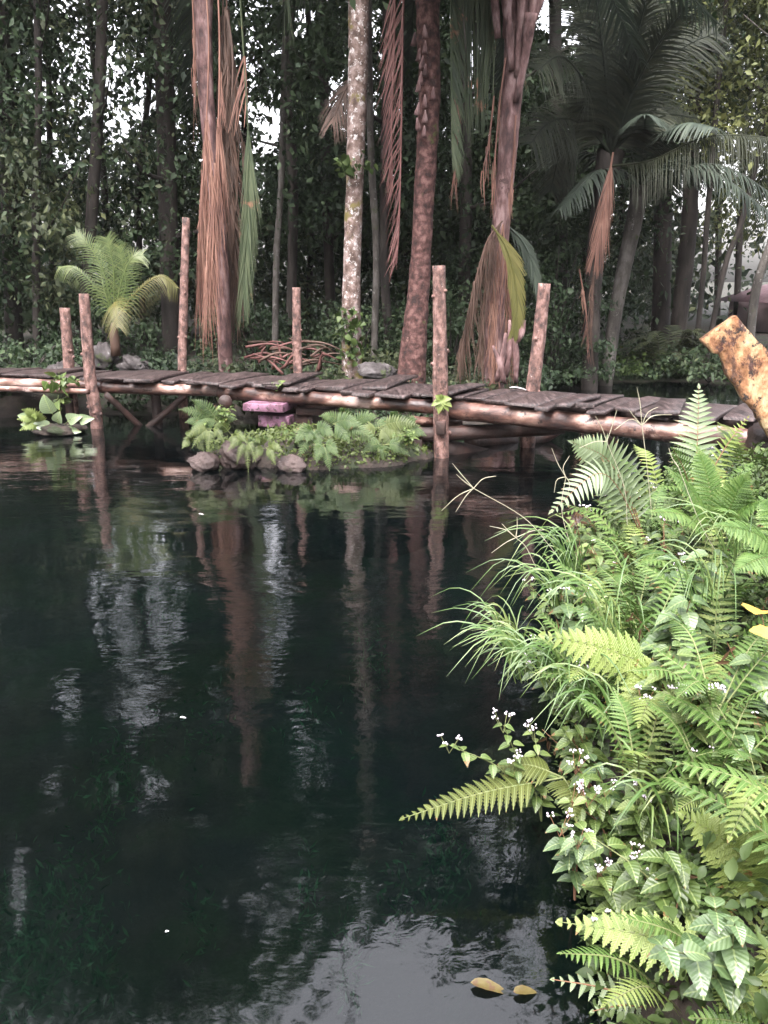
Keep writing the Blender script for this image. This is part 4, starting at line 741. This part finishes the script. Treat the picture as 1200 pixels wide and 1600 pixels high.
for u, v, Y, lab in [(1010, 930, 2.9, 'bright bank fern in the upper middle behind the serrated herb'), (930, 1010, 2.75, 'fern spreading above the pale yellow frond'), (1120, 1010, 2.3, 'bright fern between the serrated herbs at right'), (1000, 1130, 2.2, 'fern below the pale yellow frond among pink tufts'), (1110, 1140, 2.1, 'fern in the right middle of the bank above the hooked fern'),
                      (1150, 1400, 1.7, 'bright fern between the two lower right fronds'), (1060, 1440, 1.75, 'low green fern above the leftward frond'), (1000, 870, 3.3, 'upright fern right of the pale arching fern foot')]:
    b = at(u, v, Y) - [0, .05, .22]; fernplant(lab, b, rf(b + np.array([0, 0, .12]), 6, .36, rnd=random), 'fern', L=.075, wid=.009, group='bank ferns', n=18, mats=random.choice([['fern'], ['fernlight', 'fern'], ['fern', 'fernlight', 'fern']]))
# herbs
def herb(lab, base, h, lean, leaf, mat, tpl, flowers=0, nodes=7, name='flowering_herb', group='leafy herbs on the near bank', fmat='flower', stems=2):
    root = thing(name, lab, 'herb', base, group); g = G(); gl = G(); gf = []
    for s_ in range(stems):
        l2 = np.array([lean[0], lean[1], 0]) * random.uniform(.5, 1.2) + np.array([random.uniform(-.1, .1), random.uniform(-.1, .1), 0]) * (s_ > 0) * 1.5; hh = h * random.uniform(.75, 1.05)
        top = np.asarray(base) + [l2[0], l2[1], hh]; P = spline([base, np.asarray(base) + [l2[0] * .3, l2[1] * .3, hh * .55], top], 20); tube(g, P, [.0035, .0025, .0015], 5, caps=False)
        t_ = np.linspace(.25, 1, nodes); pos = np.stack([np.interp(t_, np.linspace(0, 1, 20), P[:, k]) for k in range(3)], -1)
        for k in range(nodes):
            a0 = k * 1.57 + random.uniform(-.3, .3); sz = leaf * (1 - .45 * abs(t_[k] - .55) / .55) * random.uniform(.8, 1.2)
            for q in (0, math.pi):
                a = a0 + q; d = np.array([[math.cos(a), math.sin(a), random.uniform(-.15, .35)]]); pt = pos[k] + d[0] * sz * .12
                scatter(gl, tpl, pt[None], d, np.array([[random.uniform(-.2, .2), -.25, 1]]), sz, None, random.uniform(.1, .35))
        for f in range(flowers):
            a = random.uniform(0, 6.28); q = top + [math.cos(a) * .03, math.sin(a) * .03, random.uniform(.02, .05)]; tube(g, np.array([top - [0, 0, .03], q]), .001, 4, caps=False); gf.append(q)
    g.link('stem', M['redstem' if random.random() < .4 else 'stem'], root); gl.link('leaves', M[mat], root, smooth=False)
    if gf:
        for q in gf:
            g = G()
            for _ in range(5): c = q + np.array([random.uniform(-.009, .009), random.uniform(-.009, .009), random.uniform(-.003, .006)]); rock_mesh(g, c, (.0034, .0034, .0032), 3, 7, 5, .1)
            g.link('flower_head', M[fmat], root)
    return root
def kherb(lab, u, v, Y, h, leanpx, leaf, mat, tpl, flowers=0, **kw):
    top = at(u, v, Y); base = top + np.array([leanpx[0], leanpx[1], -h]); return herb(lab, base, h, (-leanpx[0], -leanpx[1]), leaf, mat, tpl, flowers, **kw)
KH = [
 ('white-flowered herb drooping over the water above the olive frond', 752, 1140, 2.35, .35, (.16, .05), .055, 'herb', OVATE, 4), ('pink and white flowering herb just right of the drooping one', 790, 1170, 2.35, .30, (.14, .03), .06, 'herb', OVATE, 5),
 ('leafy herb with two white flower tufts above the olive frond root', 905, 1180, 2.2, .3, (.10, .05), .07, 'herb', OVATE, 5), ('small white-flowered herb over the sky reflection', 860, 1300, 2.0, .28, (.10, .05), .065, 'herbgrey', OVATE, 4),
 ('broad-leaved herb with white tufts low over the dark water', 935, 1330, 1.9, .28, (.08, .04), .07, 'herb', HEART, 5), ('heart-leaved herb hanging lowest over the dark water', 985, 1380, 1.85, .26, (.06, .04), .068, 'herb', HEART, 2),
 ('heart-leaved herb left of the bright corner fern', 1060, 1340, 1.85, .3, (.06, .05), .068, 'herb', HEART, 1), ('pale blue-green serrated herb in the middle of the bank', 1060, 930, 2.7, .45, (.03, .05), .12, 'herbgrey', BROAD, 0),
 ('large serrated blue-green leaf plant at the right edge', 1180, 1030, 2.3, .4, (.05, .05), .12, 'herbgrey', BROAD, 0), ('glossy broad herb right of the pale arching fern', 1060, 860, 3.1, .45, (.02, .05), .12, 'herbgrey', OVATE, 0),
 ('bright leafy herb below the pale arching fern', 960, 860, 3.6, .4, (.05, .05), .11, 'herb', OVATE, 1), ('bluish leafy herb at the left shoulder of the bank', 900, 930, 3.2, .4, (.08, .05), .10, 'herbgrey', OVATE, 2),
 ('herb with pink tufts beside the pale yellow frond', 1010, 1075, 2.4, .35, (.04, .04), .08, 'herb', OVATE, 5), ('white-tufted herb at the right edge below the big serrated leaf', 1110, 1090, 2.2, .35, (.03, .04), .08, 'herb', OVATE, 5),
 ('upright herb with a knobbly green bud in mid bank', 1050, 1000, 2.4, .4, (.0, .05), .09, 'herb', OVATE, 0), ('round-leaved herb left of the hooked fern', 1000, 1230, 2.1, .3, (.04, .04), .075, 'herb', HEART, 3),
 ('leafy herb above the hooked fern', 1100, 1190, 2.1, .32, (.02, .04), .08, 'herb', HEART, 2), ('dark leafy herb in the lower middle of the bank', 940, 1220, 2.15, .3, (.06, .03), .06, 'herb', OVATE, 3),
 ('pale herb in front of the small waterline ferns', 830, 1000, 2.9, .35, (.12, .05), .06, 'herbgrey', OVATE, 3), ('twiggy white-flowered herb at the far tip of the bank', 822, 900, 3.8, .4, (.15, .05), .06, 'herb', OVATE, 4)]
for q in KH: kherb(*q)
i = 0
for r_, (dx, nm) in enumerate([(.10, 'at the water side of the bank'), (.42, 'midway up the bank'), (.8, 'high on the bank')]):
    for k, y in enumerate(np.linspace(1.45, 5.6, 11 if r_ < 2 else 7)):
        x = float(np.interp(y, EDGE_Y, EDGE_X)) + dx + random.uniform(-.08, .1); i += 1; t_ = random.choice([(OVATE, .075), (OVATE, .09), (HEART, .075), (OVATE, .065), (OVATE, .10)])
        herb('green herb %s, %s' % (nm, lab_ord(k)), bankpt(x, y + random.uniform(-.1, .1)), random.uniform(.22, .4), (-.1 if r_ == 0 else -.03, -.04), t_[1], random.choice(['herb', 'herb', 'herbgrey']), t_[0], random.choice([0, 0, 2, 3]), stems=3, nodes=6, name='leafy_herb', group='filler herbs ' + nm)
# dry stems and withered leaves tangled in the bank
for k in range(26):
    y = random.uniform(1.5, 5); x = float(np.interp(y, EDGE_Y, EDGE_X)) + random.uniform(-.02, .8); b = bankpt(x, y); h = random.uniform(.2, .5); d = np.array([random.uniform(-.3, .15), random.uniform(-.2, .2), h])
    t_ = thing('dry_stem', 'dry brown leaning stem with withered leaves tangled in the bank herbs', 'dead plant', b, 'dry stems in the bank'); g = G(); tube(g, spline([b, b + d * [.3, .3, .6], b + d], 8), [.003, .0025, .0012], 5, caps=False); g.link('stem', M['redstem'], t_)
    g = G(); n = 7; q = b + d * rng.uniform(.4, 1, n)[:, None]; dd = rng.normal(size=(n, 3)); dd[:, 2] -= .8; scatter(g, SMALL, q, dd, rng.normal(size=(n, 3)), rng.uniform(.025, .05, n), rng.uniform(.015, .03, n), .3); g.link('leaves', M['withered'], t_, smooth=False)
# grass
def ribbon(g, pts, w, n=9):
    P = spline(pts, n); T_ = nrm(np.gradient(P, axis=0)); Sd = nrm(np.cross(T_, [0.1, -.6, .8])); t_ = np.linspace(0, 1, n); ww = w * np.minimum(1, .4 + 3 * t_) * (1 - t_ ** 2.5) + .0003
    up = np.cross(Sd, T_); v = np.stack([P - Sd * ww[:, None], P - up * ww[:, None] * .3, P + Sd * ww[:, None]], 1).reshape(-1, 3); a = 3 * np.arange(n - 1)
    g.add(v, np.stack([a, a + 1, a + 4, a + 3], -1), np.stack([a + 1, a + 2, a + 5, a + 4], -1))
def tuft(lab, base, n, L, w, dirx=(-1, 0), spread=1.2, mat='grass', group='grass tufts on the near bank'):
    root = thing('grass_tuft', lab, 'grass tuft', base, group); g = G(); base = np.asarray(base)
    for k in range(n):
        a = math.atan2(dirx[1], dirx[0]) + random.gauss(0, spread); l = L * random.uniform(.5, 1.1); r_ = random.uniform(.45, 1); b0 = base + np.array([random.uniform(-.05, .05), random.uniform(-.05, .05), 0])
        d = np.array([math.cos(a), math.sin(a), 0]); ribbon(g, [b0, b0 + d * l * .28 * r_ + [0, 0, l * .45], b0 + d * l * .65 * r_ + [0, 0, l * .55], b0 + d * l * r_ + [0, 0, l * random.uniform(.15, .5)]], w * random.uniform(.7, 1.2))
    g.link('blades', M[mat], root, smooth=False); return root
for k, (u, v, Y, n, L, nm) in enumerate([(870, 1075, 2.75, 36, .42, 'grass tuft fanning out over the water, left of the pale yellow frond'), (820, 1060, 3.0, 30, .40, 'long-bladed grass tuft reaching furthest left over the water'), (800, 1010, 3.4, 26, .35, 'grass tuft at the waterline behind the fanning one'),
      (900, 900, 3.7, 26, .42, 'grass tuft below the pale arching fern'), (880, 960, 3.3, 26, .40, 'grass tuft at the left shoulder of the bank'), (960, 1000, 2.7, 18, .4, 'broad-bladed grass in mid bank arching left'), (1040, 1300, 2.0, 14, .34, 'few long grass blades behind the hooked fern'),
      (1100, 950, 2.7, 16, .4, 'grass tuft under the right-hand ferns'), (960, 1150, 2.4, 14, .36, 'grass tuft between the flowering herbs'), (920, 1110, 2.55, 20, .34, 'drooping grass tuft above the flower clusters'), (1150, 880, 3.2, 18, .4, 'grass tuft at the top right of the bank')]):
    tuft(nm, at(u, v, Y), n, L * 1.08, .0036, (-1, -.2), 1.0)
def stalk(lab, pts, Y, heads, r=.0018):
    P = [at(u, v, Y) for u, v in pts]; root = thing('grass_stalk', lab, 'grass stalk', P[0], 'seeding grass stalks'); g = G(); tube(g, spline(P, 14), r, 5, caps=False); g.link('stem', M['straw'], root); g = G()
    for h in heads: tube(g, spline([P[-1]] + [at(u, v, Y) for u, v in h], 8), [r * 1.3, r * 1.2, r * .6], 5, .2, caps=False)
    g.link('seed_head', M['straw'], root)
stalk('thin grass stalk with forked seed head, furthest out over the water', [(866, 862), (820, 810), (740, 763)], 3.7, [[(720, 740), (707, 724)], [(725, 752), (713, 741)], [(755, 748), (775, 744)], [(715, 775), (690, 798)], [(728, 775), (712, 800)]])
stalk('lower thin grass stalk with forked seed head over the water', [(838, 888), (822, 855), (806, 840)], 3.7, [[(790, 828), (765, 822)], [(795, 830), (784, 818)], [(830, 830), (850, 828)], [(790, 848), (768, 864)], [(808, 825), (808, 808)]])
stalk('tall grass stalk with seed spikes in front of the thick log', [(1018, 800), (1010, 720), (1003, 665)], 4.0, [[(1000, 630), (995, 605)], [(1020, 650), (1050, 648)], [(985, 655), (960, 672)], [(1012, 645), (1028, 636)], [(990, 650), (983, 640)]])
stalk('second tall grass stalk left of the seed spikes', [(980, 820), (975, 760), (948, 690)], 4.1, [[(940, 668), (930, 650)], [(955, 670), (964, 640)], [(930, 690), (905, 700)]])
stalk('grass stalk with twisted spikes left of the arching fern', [(900, 880), (878, 800), (884, 745)], 4.0, [[(872, 725), (862, 700)], [(870, 750), (866, 770)], [(890, 755), (888, 768)], [(880, 730), (890, 712)]])
stalk('long bare grass stalk across the right of the bank', [(1150, 905), (1100, 830), (1060, 730)], 3.3, [[(1050, 715), (1045, 700)]])
# ground cover on the bank
g = G(); N = 52000; y = rng.uniform(.9, 7.2, N) ** 1.0; e = np.interp(y, EDGE_Y, EDGE_X); x = e + rng.uniform(-.06, 1, N) ** 1.4 * 0 + e * 0 + rng.uniform(-.07, 2.0, N) * 1.0
hgt = rng.random(N) ** 1.6 * (.30 * ss((x - e + .1) / .3) + .05); z = np.maximum(ground(x, y), 0) + hgt; P = np.stack([x, y, z], -1)
ms = P[:, 0] < .9 * P[:, 1] + .9; P = P[ms]; N = len(P); d = rng.normal(size=(N, 3)); d[:, 0] -= .4; d[:, 2] += .1; zz = rng.normal(size=(N, 3)) * .35; zz[:, 2] += 1
scatter(g, SMALL, P, d, zz, rng.uniform(.012, .045, N) * rng.choice([.7, 1, 1.4], N), None)
one('ground_cover', 'dense low green leaves covering the near bank', None, g, M['litter'], smooth=False, kind='stuff')
# ground cover along the far bank
g = G(); N = 30000; x = rng.uniform(-10, 8, N); y = shore_y(x) + rng.exponential(1.3, N) + .1; P = np.stack([x, y, ground(x, y) + rng.random(N) ** 2 * .22], -1); d = rng.normal(size=(N, 3)); d[:, 2] += .6; zz = rng.normal(size=(N, 3)) * .4; zz[:, 2] += .6; zz[:, 1] -= .5
nn_ = fnoise(P[:, 0], P[:, 1], 1.7, 77) > -.15; P, d, zz = P[nn_], d[nn_], zz[nn_]
scatter(g, LEAF2, P, d, zz, rng.uniform(.05, .12, len(P))); one('undergrowth', 'low dark undergrowth along the far bank', None, g, M['forest'], smooth=False, kind='stuff')
# islet plants
g = G(); N = 9000; x = rng.uniform(IS[0] - 1.6, IS[0] + 1.6, N); y = rng.uniform(IS[1] - 1.1, IS[1] + .5, N); z = islet(x, y); k_ = (z > .02) & (fnoise(x, y, 5, 31) > -.25); P = np.stack([x, y, z + rng.random(N) ** 2 * .11], -1)[k_]
d = rng.normal(size=(len(P), 3)); zz = rng.normal(size=(len(P), 3)) * .4; zz[:, 2] += .7; zz[:, 1] -= .6; scatter(g, LEAF2, P, d, zz, rng.uniform(.025, .07, len(P)))
one('moss', 'bright yellow-green moss and small leaves over the islet', None, g, M['moss'], smooth=False, kind='stuff')
def isf(lab, u, v, Y, tips, mat, L=.10, w=.014):
    base = at(u, v, Y); fernplant(lab, base, [(at(a, b, Y - .12), .05, L, (0, -1, .4), 14) for a, b in tips], mat, 'ferns on the islet', PINNA, 14, L, w, rr=.003)
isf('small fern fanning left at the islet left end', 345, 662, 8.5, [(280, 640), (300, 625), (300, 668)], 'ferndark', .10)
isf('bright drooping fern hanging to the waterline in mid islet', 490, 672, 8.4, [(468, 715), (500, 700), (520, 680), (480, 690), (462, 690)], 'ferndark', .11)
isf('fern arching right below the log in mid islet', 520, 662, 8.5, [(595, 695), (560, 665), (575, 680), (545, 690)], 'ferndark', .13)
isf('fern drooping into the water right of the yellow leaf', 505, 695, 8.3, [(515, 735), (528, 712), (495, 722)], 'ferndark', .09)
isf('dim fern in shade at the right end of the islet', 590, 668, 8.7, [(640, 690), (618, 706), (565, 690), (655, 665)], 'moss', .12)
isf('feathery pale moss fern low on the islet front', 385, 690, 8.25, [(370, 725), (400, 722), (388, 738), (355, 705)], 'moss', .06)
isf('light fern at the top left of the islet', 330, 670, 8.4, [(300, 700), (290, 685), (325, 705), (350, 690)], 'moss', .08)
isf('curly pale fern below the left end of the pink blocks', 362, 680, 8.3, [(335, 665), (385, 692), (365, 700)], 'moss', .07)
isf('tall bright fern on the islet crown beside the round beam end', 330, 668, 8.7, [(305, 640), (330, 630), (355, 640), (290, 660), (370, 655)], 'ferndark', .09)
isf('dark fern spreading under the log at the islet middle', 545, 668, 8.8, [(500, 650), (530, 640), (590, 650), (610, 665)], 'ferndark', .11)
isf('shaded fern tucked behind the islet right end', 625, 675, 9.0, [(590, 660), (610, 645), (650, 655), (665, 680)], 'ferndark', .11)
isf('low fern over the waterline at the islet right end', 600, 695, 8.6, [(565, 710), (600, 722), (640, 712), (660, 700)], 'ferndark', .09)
isf('small yellow-green fern between the two front rocks of the islet', 415, 700, 8.25, [(395, 722), (430, 726), (440, 705), (400, 690)], 'moss', .07)
isf('leafy fern left of the islet rocks at the waterline', 305, 690, 8.5, [(285, 700), (292, 680), (318, 705)], 'moss', .08)
for k, (u, v, lab) in enumerate([(350, 655, 'leafy green weed on the islet left of the pink blocks'), (400, 700, 'leafy green weed on the islet below the pink blocks'), (310, 675, 'leafy weed on the islet left shoulder'), (470, 690, 'leafy weed above the fallen yellow leaf on the islet'), (640, 690, 'dim leafy weed by the tall front post on the islet')]):
    herb(lab, at(u, v, 8.55) - [0, 0, .1], .26, (random.uniform(-.05, .05), -.08), .075, 'litter' if k % 2 else 'herb', OVATE, 0, 6, 'islet_weed', 'leafy weeds on the islet', stems=4)
# broad plant by the left post, on a small hummock
g = G(); rock_mesh(g, at(90, 672, 10.5), (.34, .25, .09), 71, 40, 26, .4); one('rock', 'low dark hummock under the broad-leaved plant at left', 'rock', g, M['mound'])
b = at(95, 668, 10.5); root = thing('broadleaf_plant', 'pale broad-leaved plant at the waterline left of the bent post', 'plant', b); g = G(); gs = G()
for (u, v, s_) in ((78, 640, .30), (110, 655, .22), (128, 655, .2), (60, 655, .2), (48, 662, .18), (70, 665, .2), (112, 672, .16), (40, 650, .16), (90, 655, .2)):
    p = at(u, v, 10.35); tube(gs, spline([b, p], 6), .006, 5); d = nrm(p - b) * [1, .2, .6] + [0, -.2, .25]; scatter(g, HEART, p[None] - nrm(d)[None] * .06, d[None], np.array([[random.uniform(-.3, .3), -1, .35]]), s_ * 1.1, s_ * .95, .25)
g.link('leaves', M['fernpale'], root, smooth=False); gs.link('stem', M['stem'], root)
fernplant('small bright fern at the waterline left of the broad-leaved plant', at(70, 665, 10.4), [(at(a, b_, 10.2), .05, .1, (0, -1, .4), 12) for a, b_ in ((28, 655), (35, 640), (32, 672), (50, 650))], 'fernlight', 'ferns by the left post', PINNA, 12, .1, .02)
g = G(); leaves(g, np.array([at(90, 600, 10.6), at(95, 590, 10.6), at(105, 600, 10.55), at(100, 625, 10.7), at(80, 630, 10.7)]), 14, .07, .10, tpl=HEART, gaps=False); one('creeper', 'small leafy creeper sprouting over the thin pole at left', 'creeper', g, M['herb'], smooth=False)
g = G(); C = at(690, 625, YB(690) - .28)
for k in range(12): a = k * .55; scatter(g, OVATE, C[None], np.array([[math.cos(a), -.4, math.sin(a)]]), np.array([[0, -1, .5]]), random.uniform(.08, .13), None, .3)
one('leafy_sprig', 'bright leafy sprig sprouting from the tall front post', 'sprig', g, M['fernlight'], smooth=False)
g = G(); leaves(g, np.array([at(437, 600, YB(437) - .02)]), 26, .07, .06, .3, OVATE, False); one('leafy_sprig', 'small green sprig growing between the middle planks', 'sprig', g, M['herb'], smooth=False)
# fallen and floating leaves
def fl(lab, p, s_, mat, a=0., name='fallen_leaf', tpl=OVATE, w=None): g = G(); scatter(g, tpl, np.asarray(p)[None], np.array([[math.cos(a), math.sin(a), 0.02]]), np.array([[0, 0, 1.]]), s_, w); one(name, lab, 'leaf', g, M[mat], 'fallen leaves', smooth=False)
fl('yellow leaf floating by the islet rocks', onz(452, 724, .03), .22, 'yleaf', .1)
fl('curled yellow-brown leaf floating at the bottom near the sky reflection', onz(735, 1535, .012), .11, 'brownleaf', -.2, w=.06)
fl('smaller yellow-brown leaf floating right of the curled one', onz(802, 1550, .012), .07, 'brownleaf', .15, w=.05)
fl('tiny pale petal floating in mid water', onz(281, 1121, .006), .028, 'white', .1, w=.02); fl('tiny white speck floating at lower left', onz(258, 1456, .006), .012, 'white', .5); fl('tiny pale speck floating right of the bent post reflection', onz(310, 803, .006), .05, 'white', 0, w=.03)
fl('large yellow leaf standing among the herbs at the right edge', at(1180, 960, 2.3), .13, 'yleaf', .9, tpl=BROAD); fl('yellow leaf drooping at the right edge below the upright one', at(1170, 985, 2.25), .11, 'yleaf', -.6, tpl=BROAD); fl('pale bark chip lying on the deck by the pink palm', onz(795, 606, DZ + .03), .28, 'white', -.1, w=.12, name='bark_chip')
g = G(); c = at(1170, 1262, 1.95)
for k in range(6): a = k * 1.05; scatter(g, HEART, c[None], np.array([[math.cos(a), -.3, math.sin(a)]]), np.array([[0, -1, .3]]), .016)
one('lilac_flower', 'single lilac flower at the lower right edge', 'flower', g, M['lilac'])
# water weed below the surface
g = G()
for (u, v, n, sp) in ((85, 1420, 60, .16), (40, 1470, 50, .12), (205, 1190, 30, .12), (170, 1250, 20, .1), (690, 1350, 50, .09), (545, 1500, 22, .035), (150, 1500, 30, .06), (320, 1150, 22, .12), (480, 1130, 22, .15), (580, 1020, 20, .12), (310, 1440, 12, .05), (60, 1580, 20, .08), (620, 1400, 14, .05), (240, 960, 16, .2), (480, 1395, 12, .04)):
    c = onz(u, v, -.3); n *= 6; P = c + rng.normal(size=(n, 3)) * [sp * .6, sp * 1.1, .12]; P[:, 2] = np.minimum(P[:, 2], -.15); d = rng.normal(size=(n, 3)); d[:, 2] += .8; scatter(g, LEAF2, P, d, rng.normal(size=(n, 3)) + [0, -.3, 1], rng.uniform(.02, .06, n), rng.uniform(.01, .025, n))
one('water_weed', 'faint green water weed below the surface', None, g, M['weed'], smooth=False, kind='stuff')
